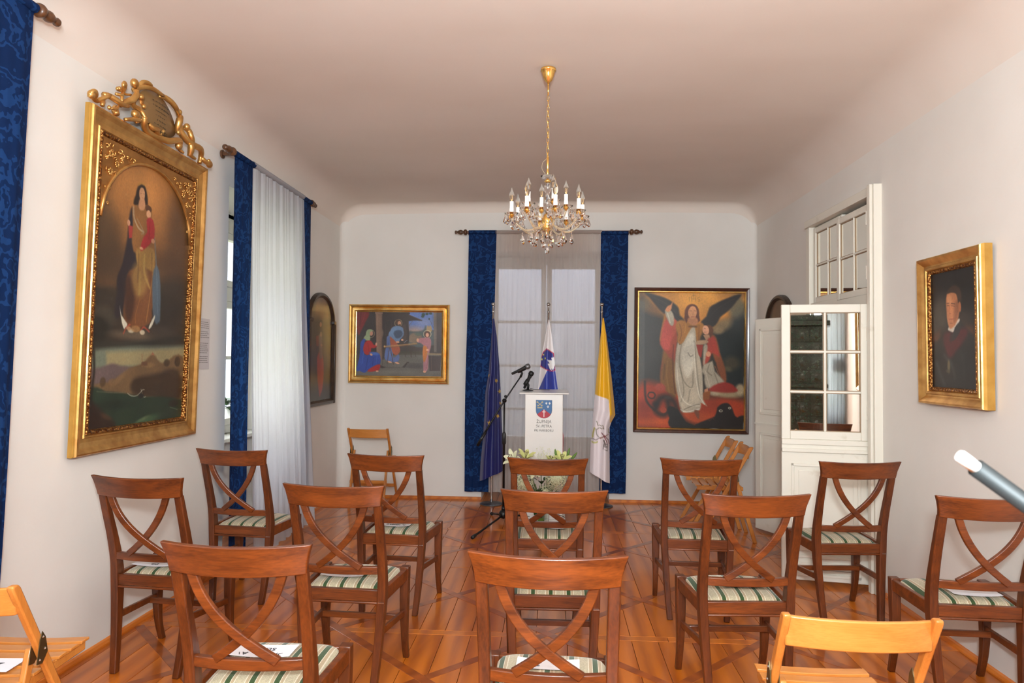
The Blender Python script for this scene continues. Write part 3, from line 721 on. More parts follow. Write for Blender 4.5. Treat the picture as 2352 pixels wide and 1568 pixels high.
VA_EM=[((96, 84, 60), 0.007075095663265305, [0.449, 0.865, 0.464, 0.823, 0.513, 0.817, 0.52, 0.789, 0.471, 0.795, 0.443, 0.774]), ((150, 140, 60), 0.012735172193877549, [0.429, 0.795, 0.415, 0.738, 0.412, 0.703]), ((120, 110, 100), 0.009905133928571428, [0.443, 0.788, 0.45, 0.732, 0.471, 0.704]), ((160, 150, 70), 0.01415019132653061, [0.408, 0.654, 0.429, 0.647, 0.457, 0.654]), ((110, 95, 90), 0.008490114795918366, [0.401, 0.689, 0.443, 0.675, 0.485, 0.697]), ((110, 60, 40), 0.009905133928571428, [0.485, 0.69, 0.534, 0.719, 0.569, 0.733]), ((90, 20, 25), 0.008490114795918366, [0.499, 0.746, 0.527, 0.719, 0.569, 0.677, 0.577, 0.635]), ((90, 20, 25), 0.008490114795918366, [0.52, 0.718, 0.549, 0.663, 0.563, 0.621]), ((80, 62, 58), 0.01415019132653061, [0.52, 0.676, 0.535, 0.634]), ((120, 105, 100), 0.02264030612244898, [0.528, 0.62, 0.553, 0.607]), ((80, 62, 58), 0.005660076530612245, [0.514, 0.585, 0.559, 0.567, 0.564, 0.632, 0.521, 0.641, 0.514, 0.585]), ((110, 100, 50), 0.008490114795918366, [0.569, 0.789, 0.569, 0.754, 0.58, 0.747])]

TUBE=[(.421,.75,1.376),(.439,.752,1.363)]
STV=(1.38,-2.3)
RCU=(1.97,)

# ------------------------------------------------------------------ the room
XL, XR, YB, YF, ZT = -2.28, 2.11, 7.36, -3.2, 3.14
def struct(name, bm, m, parent=None, **k):
    o = link(name, bm, m, parent, **k)
    if not parent: o['kind'] = 'structure'
    return o
# floor: dark bed, pine boards running into the room, inlaid strips
bm = bm_new(); box(bm, XL - .6, XR + .6, YF - .2, YB + .6, -.12, -.019)
floor = struct('floor', bm, 'floor_gap')
CR = [-3.13, -.83, 1.47, 3.77, 6.07]       # light cross strips
xs = [XL - .55]
while xs[-1] < XR + .55: xs.append(xs[-1] + rnd.uniform(.135, .185))
segs = list(zip([YF - .1] + [c + .03 for c in CR], [c - .03 for c in CR] + [YB + .5]))
def plank(x0, x1, y0, y1, m='pine_plank', name='plank', zt=0.0):
    bm = bm_new(); g = .0012; c = .0015; zb = -.018
    cx, cy = (x0 + x1) / 2, (y0 + y1) / 2; hx, hy = (x1 - x0) / 2 - g, (y1 - y0) / 2 - g
    r = lambda a, b, z: [(-a, -b, z), (a, -b, z), (a, b, z), (-a, b, z)]
    loft(bm, [r(hx, hy, zb), r(hx, hy, zt - c), r(hx - c, hy - c, zt)])
    o = link(name, bm, m, floor); o.location = (cx, cy, 0)
    return o
for (y0, y1) in segs:
    if y1 < -1: continue
    for a, b in zip(xs, xs[1:]):
        if b - a < .02: continue
        ym = y1 if rnd.random() < .6 else rnd.uniform(y0 + .5, y1 - .4)
        lo = max(a, XL - .55)
        if lo < XL - .02 and not (b < XL + .3): pass
        plank(lo, b, y0, ym)
        if ym < y1 - .01: plank(lo, b, ym, y1)
for c in CR[1:]:
    for a, b in ((XL, -.9), (-.9, .62), (.62, XR)): plank(a, b, c - .03, c + .03, 'inlay_light', 'inlay_strip', .0004)
def diag(p, q, wd=.05):
    p, q = Vector((*p, 0)), Vector((*q, 0)); d = (q - p); L = d.length; bm = bm_new(); h = wd / 2
    r = lambda e, z: [(0 - 0, -h + e, z), (L, -h + e, z), (L, h - e, z), (0, h - e, z)]
    e_ = .0006 if q.y < p.y else 0.; loft(bm, [r(0, -.004), r(0, .0003 + e_), r(.0012, .0008 + e_)]); o = link('inlay_strip', bm, 'inlay_dark', floor); o.location = p; o.rotation_euler = (0, 0, math.atan2(d.y, d.x))
def clipline(k, s):   # y = k + s*x inside the room
    pts = []
    x0, x1 = XL + .03, XR - .03; y = lambda x: k + s * x
    lo, hi = -.5, YB - .03
    for x in np.linspace(x0, x1, 400):
        if lo < y(x) < hi: pts.append(x)
    if len(pts) > 12: diag((pts[0], y(pts[0])), (pts[-1], y(pts[-1])))
for i in range(-3, 5):
    clipline(3.81 + 1.15 * i, 1); clipline(3.78 + 1.15 * i, -1)

def wall_boxes(name, boxes, m='plaster'):
    bm = bm_new()
    for b in boxes: box(bm, *b)
    return struct(name, bm, m)
W2 = (4.75, 6.05); W1 = (1.2, 2.5); LZ = 2.68; TH = .55
wall_boxes('wall_left', [(XL - TH, XL, YF, W1[0], -.02, 3.3), (XL - TH, XL, W1[1], W2[0], -.02, 3.3), (XL - TH, XL, W2[1], YB, -.02, 3.3)] +
           [(XL - TH, XL, a, b, LZ, 3.3) for a, b in (W1, W2)] + [(XL - TH, XL - .42, a, b, -.02, .84) for a, b in (W1, W2)])
NB = (-.74, .60); BZ = 2.63
wall_boxes('wall_back', [(XL - TH, NB[0], YB, YB + .55, -.02, 3.3), (NB[1], XR + .5, YB, YB + .55, -.02, 3.3), (NB[0], NB[1], YB, YB + .55, BZ, 3.3), (NB[0], NB[1], YB + .42, YB + .55, -.02, .52)])
D0, D1, DZ = 4.66, 5.80, 2.58
wall_boxes('wall_right', [(XR, XR + .45, YF, D0, -.02, 3.3), (XR, XR + .45, D1, YB, -.02, 3.3), (XR, XR + .45, D0, D1, DZ, 3.3), (XR + .45, XR + .5, D0 - .2, D1 + .2, -.02, 3.3)])  # last box: panel added behind the doorway to stop light leaking in
wall_boxes('wall_rear', [(XL - TH, 1.5, YF - .3, YF, -.02, 3.3), (2.1, XR + .5, YF - .3, YF, -.02, 3.3), (1.5, 2.1, YF - .3, YF, 2.6, 3.3), (1.5, 2.1, YF - .3, YF, -.02, .5)])
# rounded back corners
def corner(name, cx, cy, sx, r):
    bm = bm_new(); n = 8; ring = []
    pts = [(cx, cy)] + [(cx + sx * (r - r * math.sin(a)), cy - (r - r * math.cos(a))) for a in np.linspace(0, PI / 2, n)]
    loft(bm, [[(x, y, 0) for x, y in pts], [(x, y, 3.2) for x, y in pts]]); return struct(name, bm, 'plaster', smooth=False)
corner('trim_1', XL, YB, 1, .07); corner('trim_2', XR, YB, -1, .05)
# ceiling with coved edges
def side(n, r, lo, hi):
    a = [lo + r * (1 - math.cos(t)) for t in np.linspace(0, PI / 2, 12)]; b = [hi - r * (1 - math.cos(t)) for t in np.linspace(PI / 2, 0, 12)]
    return a + list(np.linspace(a[-1], b[0], n))[1:-1] + b
gx = side(26, .26, XL, XR); gy = list(np.linspace(YF, YB - .12, 44)) + [YB - .1 * (1 - math.cos(t)) for t in np.linspace(PI / 2, 0, 12)]
gy = sorted(set(round(v, 5) for v in gy))
P = np.zeros((len(gy), len(gx), 3))
def drop(d, r): return 0 if d >= r else r - math.sqrt(max(0, r * r - (r - d) ** 2))
for j, y in enumerate(gy):
    for i, x in enumerate(gx):
        dx = min(x - XL, XR - x); dy = YB - y
        P[j, i] = (x, y, ZT - .02 * ((x + .08) / 2.2) ** 2 - max(drop(dx, .26) * .9, 0) - drop(dy, .10) + .006 * math.sin(x * 2.1 + 1) * math.sin(y * 1.3))
ce = grid_mesh('ceiling', P, None, 'ceiling_plaster', None); ce['kind'] = 'structure'
bm = bm_new(); box(bm, XL - .6, XR + .6, YF - .3, YB + .6, 3.3, 3.4); struct('ceiling_slab', bm, 'plaster')
# low skirting strip (quarter round)
def skirting(name, p, q, n):
    p, q = Vector((*p, 0)), Vector((*q, 0)); n = Vector((*n, 0)); bm = bm_new(); pr = [(0, 0), (.018, 0), (.018, .008), (.012, .022), (0, .028)]
    loft(bm, [[e + n * a + Vector((0, 0, b)) for a, b in pr] for e in (p, q)]); struct(name, bm, 'inlay_light')
skirting('baseboard_left', (XL, YF), (XL, W1[0]), (1, 0)); skirting('baseboard_left', (XL, W1[1]), (XL, W2[0]), (1, 0)); skirting('baseboard_left', (XL, W2[1]), (XL, YB), (1, 0))
skirting('baseboard_back', (XL, YB), (NB[0], YB), (0, -1)); skirting('baseboard_back', (NB[1], YB), (XR, YB), (0, -1))
skirting('baseboard_right', (XR, D1 + .1), (XR, YB), (-1, 0)); skirting('baseboard_right', (XR, YF), (XR, D0 - .1), (-1, 0))

# windows (local: width along x, up z, room side -y)
def window(name, loc, rz, W, z0, z1, rails, thick):
    root = thing(name, None, None, loc, rz, kind='structure'); h = W / 2
    bm = bm_new(); box(bm, -h, -h + .07, 0, .08, z0, z1); box(bm, h - .07, h, 0, .08, z0, z1); box(bm, -h, h, 0, .08, z0, z0 + .07); box(bm, -h, h, 0, .08, z1 - .07, z1)
    for z in thick: box(bm, -h, h, -.015, .075, z - .06, z + .06)
    link('window_frame', bm, 'window_paint', root, bevel=.005)
    edges = [z0 + .07] + [v for z in thick for v in (z - .06, z + .06)] + [z1 - .07]
    for a, b in zip(edges[::2], edges[1::2]):
        for s in (-1, 1):
            x0, x1 = (-h + .075, -.004) if s < 0 else (.004, h - .075); st = .055
            bm = bm_new(); box(bm, x0, x0 + st, -.02, .045, a, b); box(bm, x1 - st, x1, -.02, .045, a, b); box(bm, x0 + st, x1 - st, -.02, .045, a, a + st); box(bm, x0 + st, x1 - st, -.02, .045, b - st, b)
            zs = [z for z in sorted(rails) if a + .1 < z < b - .1]
            for z in zs: box(bm, x0 + st, x1 - st, -.012, .035, z - .014, z + .014)
            sash = link('sash', bm, 'window_paint', root, bevel=.004)
            lim = [a + st] + [v for z in zs for v in (z - .014, z + .014)] + [b - st]
            for c, d in zip(lim[::2], lim[1::2]):
                bm = bm_new(); box(bm, x0 + st, x1 - st, .008, .012, c, d); link('pane', bm, 'window_glass', sash)
    bm = bm_new(); box(bm, -h - .02, h + .02, -.2 if name != 'window_3' else -.1, .0, z0 - .03, z0); link('window_sill', bm, 'window_paint', root, bevel=.006)
    return root
window('window_1', (XL - .44, (W1[0] + W1[1]) / 2, 0), PI / 2, 1.3, .84, 2.74, [1.47, 2.3], [2.0, 2.57])
window('window_2', (XL - .44, (W2[0] + W2[1]) / 2, 0), PI / 2, 1.3, .84, 2.74, [1.47], [2.0, 2.57])
window('window_3', (-.07, YB + .43, 0), 0, 1.34, .5, 2.62, [1.9, 1.41, .93], [])
window('window_4', (1.8, YF - .2, 0), PI, .6, .5, 2.6, [1.2, 1.9], [])
# outdoors
b = thing('building', 'added grey wall close outside the far window, shielding it from daylight', 'building', (0, YB + 2.0, -1.5))  # wall put in to shield the far window and dim its panes
bm = bm_new(); box(bm, -5, 5, 0, .4, 0, 8); link('facade_wall', bm, 'shield_grey', b)
b = thing('building', 'pale yellow plastered building seen outside through the left windows', 'building', (-11, 5, -1.5))
bm = bm_new(); box(bm, -.5, .5, -16, 16, 0, 9); link('facade_wall', bm, 'facade', b)
for k in range(8):
    bm = bm_new(); box(bm, .5, .56, -14 + k * 4 - .6, -14 + k * 4 + .6, 3.2, 5); link('window', bm, 'window_paint', b)
bm = bm_new(); box(bm, -60, 60, -60, 60, -1.6, -1.5); bmesh.ops.delete(bm, geom=[], context='FACES'); tag(link('lawn', bm, 'lawn'), 'green lawn outside below the windows', 'lawn', kind='stuff')

# ------------------------------------------------------------------ door: casing, mirrored transom, two open leaves
door = thing('door_1', None, None, (XR, 0, 0), 0, kind='structure')
def dpart(name, fn, m='white_paint', parent=None, bevel=.004):
    bm = bm_new(); fn(bm); return link(name, bm, m, parent or door, bevel=bevel)
dpart('casing', lambda b: (box(b, -.05, .12, D0 - .07, D0 + .02, 0, DZ + .05), box(b, -.07, -.05, D0 - .055, D0 - .01, 0, DZ + .05)))
dpart('casing', lambda b: (box(b, -.03, .12, D1 - .02, D1 + .05, 0, DZ + .02)))
dpart('casing', lambda b: (box(b, -.045, .12, D0 - .06, D1 + .05, DZ - .01, DZ + .05)))
dpart('transom_bar', lambda b: (box(b, -.02, .1, D0, D1, 1.86, 1.95)))
dpart('jamb_lining', lambda b: (box(b, .10, .40, D0, D0 + .02, 0, DZ), box(b, .10, .40, D1 - .02, D1, 0, DZ)))
dpart('threshold', lambda b: box(b, .0, .4, D0, D1, -.01, .012), 'inlay_dark')
def glazed(parent, M, W, z0, z1, cols, rows, st=.045, bar=.013, th=.04, mir='mirror'):
    def tr(bm): bmesh.ops.transform(bm, matrix=M, verts=bm.verts)
    bm = bm_new(); box(bm, 0, st, -th / 2, th / 2, z0, z1); box(bm, W - st, W, -th / 2, th / 2, z0, z1); box(bm, st, W - st, -th / 2, th / 2, z0, z0 + st); box(bm, st, W - st, -th / 2, th / 2, z1 - st, z1); tr(bm)
    s = link('sash', bm, 'white_paint', parent, bevel=.004)
    iw, ih = (W - 2 * st), (z1 - z0 - 2 * st); pw, ph = (iw - bar * (cols - 1)) / cols, (ih - bar * (rows - 1)) / rows
    for i in range(1, cols):
        bm = bm_new(); x = st + i * pw + (i - 1) * bar; box(bm, x, x + bar, -th / 2 + .004, th / 2 - .004, z0 + st, z1 - st); tr(bm); link('glazing_bar', bm, 'white_paint', s, bevel=.002)
    for j in range(1, rows):
        bm = bm_new(); z = z0 + st + j * ph + (j - 1) * bar; box(bm, st, W - st, -th / 2 + .005, th / 2 - .005, z, z + bar); tr(bm); link('glazing_bar', bm, 'white_paint', s, bevel=.002)
    for i in range(cols):
        for j in range(rows):
            x = st + i * (pw + bar); z = z0 + st + j * (ph + bar)
            bm = bm_new(); box(bm, x, x + pw, -.004, .004, z, z + ph); tr(bm); link('pane', bm, mir, s)
            bm = bm_new(); e = .005
            for q in ((x, x + e, z, z + ph), (x + pw - e, x + pw, z, z + ph), (x, x + pw, z, z + e), (x, x + pw, z + ph - e, z + ph)): box(bm, q[0], q[1], -.009, -.004, q[2], q[3])
            tr(bm); link('putty', bm, 'putty_line', s)
    return s
Rz = lambda a: Matrix.Rotation(a, 4, 'Z'); Tr = Matrix.Translation
# transom sashes lie in the wall plane, facing -x
Mt = lambda y1, x=0: Tr((x, y1, 0)) @ Rz(-PI / 2)
glazed(door, Mt(D1 - .03, .02), .56, 1.95, DZ - .02, 2, 2); glazed(door, Mt(D0 + .585, -.005) @ Rz(.0), .555, 1.93, DZ - .05, 2, 2)
dpart('hinge', lambda b: [lathe(b, [(.008, z), (.008, z + .09)], 8, Tr((-.05, D0 + .03, 0))) for z in (2.02, 2.38, 1.62, 1.1, .3)], 'white_paint', bevel=0)
# open leaf facing the camera: mirrored upper half, panelled lower half
la = math.atan2(.098, -.53); LA = Tr((-.03, D0 + .05, 0)) @ Rz(la); LW = .545
LAf = LA @ Matrix.Diagonal((1, -1, 1, 1))
bm = bm_new(); box(bm, 0, LW, -.02, .02, .03, .93); box(bm, -.0, LW, -.035, .035, .875, .90); box(bm, 0, LW, -.03, .03, .925, .96); bmesh.ops.transform(bm, matrix=LA, verts=bm.verts)
leaf = link('door_leaf', bm, 'white_paint', door, bevel=.004)
def panel(leafo, M, x0, x1, z0, z1, sgn):
    bm = bm_new()
    for q in ((x0, x0 + .018, z0, z1), (x1 - .018, x1, z0, z1), (x0, x1, z0, z0 + .018), (x0, x1, z1 - .018, z1)): box(bm, q[0], q[1], sgn * .02, sgn * .03, q[2], q[3])
    box(bm, x0 + .045, x1 - .045, sgn * .02, sgn * .026, z0 + .045, z1 - .045)
    bmesh.ops.transform(bm, matrix=M, verts=bm.verts); link('panel_moulding', bm, 'white_paint', leafo, bevel=.003)
panel(leaf, LA, .06, LW - .06, .18, .80, 1); panel(leaf, LA, .06, LW - .06, .06, .15, 1)
glazed(door, LA @ Matrix.Diagonal((1, -1, 1, 1)), LW, .96, 1.86, 2, 3, st=.055)
# far leaf, panelled, folded towards the far wall
lb = math.atan2(.53, -.26); LB = Tr((-.04, D1 - .06, 0)) @ Rz(lb)
bm = bm_new(); box(bm, 0, .60, -.02, .02, .02, 1.85); bmesh.ops.transform(bm, matrix=LB, verts=bm.verts); leaf2 = link('door_leaf', bm, 'white_paint', door, bevel=.004)
for z0, z1 in ((1.02, 1.76), (.2, .86)): panel(leaf2, LB, .06, .54, z0, z1, 1); panel(leaf2, LB, .06, .54, z0, z1, -1)
bm = bm_new(); box(bm, 0, .60, -.028, .028, .93, .945); bmesh.ops.transform(bm, matrix=LB, verts=bm.verts); link('mid_rail', bm, 'white_paint', leaf2)

# ------------------------------------------------------------------ framed pictures
def ring_frame(bm, W, H, prof, cx=0, cz=0):
    rings = []
    for a, d in prof:
        w, h = W / 2 - a, H / 2 - a; rings.append([(cx - w, -d, cz - h), (cx + w, -d, cz - h), (cx + w, -d, cz + h), (cx - w, -d, cz + h)])
    for A, B in zip(rings, rings[1:]):
        va = [bm.verts.new(p) for p in A]; vb = [bm.verts.new(p) for p in B]
        for i in range(4): j = (i + 1) % 4; bm.faces.new((va[i], va[j], vb[j], vb[i]))
    bmesh.ops.remove_doubles(bm, verts=bm.verts, dist=1e-6)
def canvas(root, W, H, y, table, gain, nu, nv, seed, cz=0):
    base, sh = table; p = Painter(nu, nv, base, W / H); p.draw(sh); p.grain(.10, seed)
    X = (p.U / 1000 - .5) * W; Z = (.5 - p.V / 1000) * H + cz
    return grid_mesh('canvas', np.stack([X, np.full_like(X, -y), Z], -1), lin(p.c, gain), 'painted_canvas', root)
def backboard(root, W, H, d, m):
    bm = bm_new(); box(bm, -W / 2, W / 2, -d, 0, -H / 2, H / 2); link('stretcher_back', bm, m, root)

# angel picture, back wall right
a = thing('painting', 'tall dark-framed painting of a winged angel in white leading a child, on the back wall', 'painting', (1.4375, YB - .012, 1.485)); a.rotation_euler = (.008, .006, 0)
bm = bm_new(); ring_frame(bm, 1.18, 1.505, [(0, 0), (0, .035), (.006, .04), (.02, .036), (.034, .03)]); link('frame', bm, 'dark_frame_wood', a)
bm = bm_new(); ring_frame(bm, 1.112, 1.437, [(0, .028), (.002, .034), (.012, .034), (.018, .022)]); link('gilt_slip', bm, 'gold_bright', a)
canvas(a, 1.08, 1.405, .018, ANGEL, (1.35, 1.45, 1.6), 270, 350, 1)
# workshop picture, back wall left
a = thing('painting', 'gold-framed painting of a carpenter family at work, left on the back wall', 'painting', (-1.632, YB - .012, 1.632)); a.rotation_euler = (.01, .004, 0)
bm = bm_new(); ring_frame(bm, 1.08, .842, [(0, 0), (0, .03), (.006, .05), (.016, .056), (.028, .05), (.04, .032), (.048, .032), (.054, .042), (.062, .042), (.07, .03), (.076, .026), (.082, .024)]); link('frame', bm, 'gold_bright', a)
canvas(a, .92, .682, .02, WORKSHOP, (1.35, 1.45, 1.6), 270, 200, 2)
# portrait, right wall
a = thing('painting', 'gilt-framed portrait of a dark-haired man in black with white collar, on the right wall', 'painting', (XR - .004, 3.736, 1.651), -PI / 2); a.rotation_euler = (.009, 0, -PI / 2)
W, H = .585, .794
bm = bm_new(); ring_frame(bm, W, H, [(0, .06), (.004, .066), (.012, .068), (.03, .055), (.042, .045), (.05, .043), (.054, .05), (.066, .05), (.072, .042)]); link('frame', bm, 'gold_old', a)
bm = bm_new(); ring_frame(bm, W, H, [(-.003, .008), (-.003, .045), (0, .06)]); link('frame_side', bm, 'gold_side', a)
bm = bm_new(); ring_frame(bm, W - .144, H - .144, [(0, .042), (.004, .048), (.014, .045), (.02, .034)]); link('beaded_slip', bm, 'carved_gold', a)
canvas(a, W - .18, H - .18, .032, PORTRAIT, (1.05, 1.05, 1.05), 150, 220, 3)
# arched saint pictures
def arched(label, loc, rz, W, H, spring, table, tw, colr):
    a = thing('painting', label, 'painting', loc, rz); a.rotation_euler = (.0, 0, rz)
    def outline(ins, n=22):
        w = W / 2 - ins; top = H / 2 - ins; z0 = -H / 2 + ins; zs = z0 + (spring - ins)
        return [(-w, z0), (w, z0), (w, zs)] + [(w * math.cos(t), zs + (top - zs) * math.sin(t)) for t in np.linspace(0, PI, n)][1:-1] + [(-w, zs)]
    bm = bm_new(); rings = []
    for ins, d in ((0, 0), (0, .03), (.01, .042), (.03, .042), (.045, .028), (.05, .022)): rings.append([(x, -d, z) for x, z in outline(ins)])
    loft(bm, rings, caps=False); link('frame', bm, 'black_frame_wood', a)
    for s in (-1, 1):
        bm = bm_new(); box(bm, s * (W / 2 - .03) - .03, s * (W / 2 - .03) + .04, -.05, 0, -H / 2 + spring - .02, -H / 2 + spring + .02); link('shoulder_block', bm, 'black_frame_wood', a, bevel=.008)
        bm = bm_new(); box(bm, s * (W / 2) - .018, s * (W / 2) + .018, -.048, 0, -H / 2, -H / 2 + spring); link('side_moulding', bm, 'black_frame_wood', a, bevel=.006)
    base, sh = table; nu, nv = 90, 190; p = Painter(nu, nv, base, (W - .1) / (H - .1)); p.draw(sh); p.grain(.1, 4)
    u = p.U / 1000; v = p.V / 1000; w = W / 2 - .05; z0 = -H / 2 + .05; zs = z0 + spring - .05; top = H / 2 - .05
    X = (u - .5) * 2 * w; zt = zs + (top - zs) * np.sqrt(np.clip(1 - (X / w) ** 2, 0, 1)); Z = z0 + (1 - v) * (zt - z0)
    grid_mesh('canvas', np.stack([X, np.full_like(X, -.022), Z], -1), lin(p.c, colr), 'painted_canvas', a)
    return a
arched('arched dark-framed painting of a robed saint beside the far blue curtain, left wall', (XL + .003, 6.69, 1.565), PI / 2, .74, 1.10, .82, SAINT, 0, (1.2, 1.25, 1.3))
arched('dark arched picture peeping above the white folded door leaf, right wall', (XR - .003, 6.56, 1.545), -PI / 2, .74, 1.10, .82, SAINT, 0, (1, 1, 1))

# great gilt altarpiece-like picture on the left wall
W, H = 1.118, 1.675
a = thing('painting', 'large gilt-framed painting of a crowned woman holding a child, left wall', 'painting', (XL + .026, 3.703, 1.833), PI / 2); a.rotation_euler = (.0242, .005, PI / 2 + .0086)
bm = bm_new(); ring_frame(bm, W, H, [(0, .045), (.004, .053), (.012, .055), (.02, .051), (.035, .038), (.06, .028), (.078, .027), (.082, .033), (.09, .033), (.094, .027)]); link('frame', bm, 'gold_old', a)
bm = bm_new(); ring_frame(bm, W, H, [(-.003, .012), (-.003, .034), (.0, .036), (0, .045)]); link('frame_side', bm, 'gold_side', a)
bm = bm_new(); ring_frame(bm, W - .188, H - .188, [(0, .027), (.004, .036), (.016, .034), (.022, .02), (.022, .008)]); link('beaded_slip', bm, 'carved_gold', a)
cw, chh = W - .232, H - .232
canvas(a, cw + .016, chh + .016, .012, QUEEN, (1.08, 1.1, 1.12), 250, 400, 5)
# arch spandrels with carved rosettes
zs = chh / 2 - .42 * 1.0; w2 = cw / 2
def archz(x, k=1.0): return zs + (chh / 2 - .035 - zs) * math.sqrt(max(0, 1 - (x / (w2 - .012)) ** 2)) * k
for s in (-1, 1):
    bm = bm_new(); n = 16; xsn = np.linspace(0, w2, n); top = chh / 2
    fr = [[(s * x, -.024, archz(x) if x < w2 - .012 else zs), (s * x, -.024, top)] for x in xsn]; bk = [[(s * x, -.013, z) for (_, _, z) in r] for x, r in zip(xsn, fr)]
    for i in range(n - 1):
        A = [bm.verts.new(p) for p in (*fr[i], *fr[i + 1])]; bm.faces.new((A[0], A[1], A[3], A[2]))
        B = [bm.verts.new(p) for p in (fr[i][0], fr[i + 1][0], bk[i + 1][0], bk[i][0])]; bm.faces.new(B)
    bmesh.ops.remove_doubles(bm, verts=bm.verts, dist=1e-5); sp = link('spandrel', bm, 'gold_matte', a)
    bm = bm_new(); g = random.Random(3 + s)
    for k in range(46):
        u = g.random() ** 1.6 * .24; v = g.random() ** 1.6 * .36
        if u * 1.5 + v > .36: continue
        x = s * (w2 - .03 - u); z = chh / 2 - .03 - v
        if z < archz(abs(x)) + .02: continue
        r0 = g.uniform(.006, .014); th = g.random() * 6
        tube(bm, [(x + r0 * math.cos(th + q) * (1 - q / 7), -.027 - .006 * math.sin(q), z + r0 * math.sin(th + q) * (1 - q / 7)) for q in np.linspace(0, 4.5, 8)], [.0045, .0025], 5)
    for q, (u, v, r) in enumerate(((.05, .05, .022), (.1, .09, .02), (.05, .14, .022), (.14, .05, .014), (.045, .22, .013), (.04, .3, .01))):
        for m_ in range(7):
            aa = m_ * 2 * PI / 7; ball(bm, (s * (w2 - .02 - u) + r * .6 * math.cos(aa), -.028, chh / 2 - .02 - v + r * .6 * math.sin(aa)), r * .42, 1, (1, .6, 1))
    link('carved_flowers', bm, 'gold_old', sp, smooth=True)['kind'] = 'stuff'
bm = bm_new(); tube(bm, [(x, -.024, archz(abs(x))) for x in np.linspace(-(w2 - .013), w2 - .013, 41)], .009, 8); link('arch_moulding', bm, 'gold_old', a, smooth=True)
# crest: scrolls given as (radius, [along wall, height]) in room metres, set 4 cm proud of the wall plane
inv = a.matrix_basis.inverted()
def wl(y, z, x=-2.14): return inv @ Vector((x, y, z))
crest = thing('crest', None, None); crest.parent = a
for i, (r, g) in enumerate(CREST):
    bm = bm_new(); pts = [Vector((-2.175 + .014 * math.sin(i * 2.3 + k), g[2 * k], g[2 * k + 1])) for k in range(len(g) // 2)]
    pts = [inv @ p for p in catmull(pts, 4)]; n = len(pts)
    tube(bm, pts, [r * 1.6, r * 2.0, r * 1.8, r * 1.3], 9, 1); link('scroll', bm, 'gold_old', crest, smooth=True)
for (y, z, r) in KNOBS:
    bm = bm_new(); ball(bm, inv @ Vector((-2.17, y, z)), r * 1.25, 2, (1, .8, 1)); link('scroll_knob', bm, 'gold_old', crest, smooth=True)
bm = bm_new(); cc = [Vector((-2.185, PLATE[i], PLATE[i + 1])) for i in range(0, len(PLATE), 2)]; cc = [inv @ p for p in catmull(cc + [cc[0]], 4)[:-1]]
mid = sum(cc, Vector()) / len(cc); loft(bm, [[p + Vector((0, .02, 0)) for p in cc], cc, [mid + (p - mid) * .55 + Vector((0, -.018, 0)) for p in cc], [mid + (p - mid) * .05 + Vector((0, -.022, 0)) for p in cc]])
pl = link('cartouche', bm, 'cartouche', crest, smooth=True)
bm = bm_new(); g = random.Random(5)
for k in range(6):
    z = .07 - k * .024; x0 = -.075 + .004 * k; x = x0
    while x < .085 - .004 * k:
        l = g.uniform(.008, .022); yy = -.0235 - (0 if abs(x) < .05 else -.004); q = [mid + Vector((x + t_ * l, -.0225 + .012 * (abs(x) / .1) ** 2, z + .004 * math.sin(t_ * 11 + k))) for t_ in (0, .33, .66, 1)]
        tube(bm, q, .0011, 4); x += l + .006
link('inscription', bm, 'black_paint_line', pl)['kind'] = 'stuff'
def text(body, size, m, parent, loc, rot, name='lettering', align='CENTER', ext=.0006, sx=1):
    cu = bpy.data.curves.new(name, 'FONT'); cu.body = body; cu.size = size; cu.align_x = align; cu.align_y = 'CENTER'; cu.extrude = ext; cu.space_character = 1.05
    o = bpy.data.objects.new(name, cu); C.objects.link(o); me = bpy.data.meshes.new_from_object(o); bpy.data.objects.remove(o)
    me.materials.clear(); me.materials.append(MAT[m]); ob = bpy.data.objects.new(name, me); C.objects.link(ob); ob.parent = parent; ob.location = loc; ob.rotation_euler = rot; ob.scale = (sx, 1, 1); return ob
text('Gew. M.G.L.', .03, 'black_paint_line', pl, mid + Vector((.005, -.0235, -.085)), (PI / 2, 0, 0))

# information sheet on the wall
a = thing('wall_sign', 'thin grey information sheet with small text right of the large gilt painting', 'sign', (XL + .002, 4.415, 1.56), PI / 2)
bm = bm_new(); box(bm, -.085, .085, -.004, 0, -.165, .165); sh = link('sheet', bm, 'sign_clear', a)
bm = bm_new(); g = random.Random(2)
for k in range(22):
    z = .14 - k * .0125
    if k in (4, 9, 10, 17): continue
    x = -.07
    while x < .055: l = g.uniform(.008, .025); box(bm, x, x + l, -.0046, -.004, z, z + .003); x += l + .004
link('printed_text', bm, 'print_grey', sh)['kind'] = 'stuff'

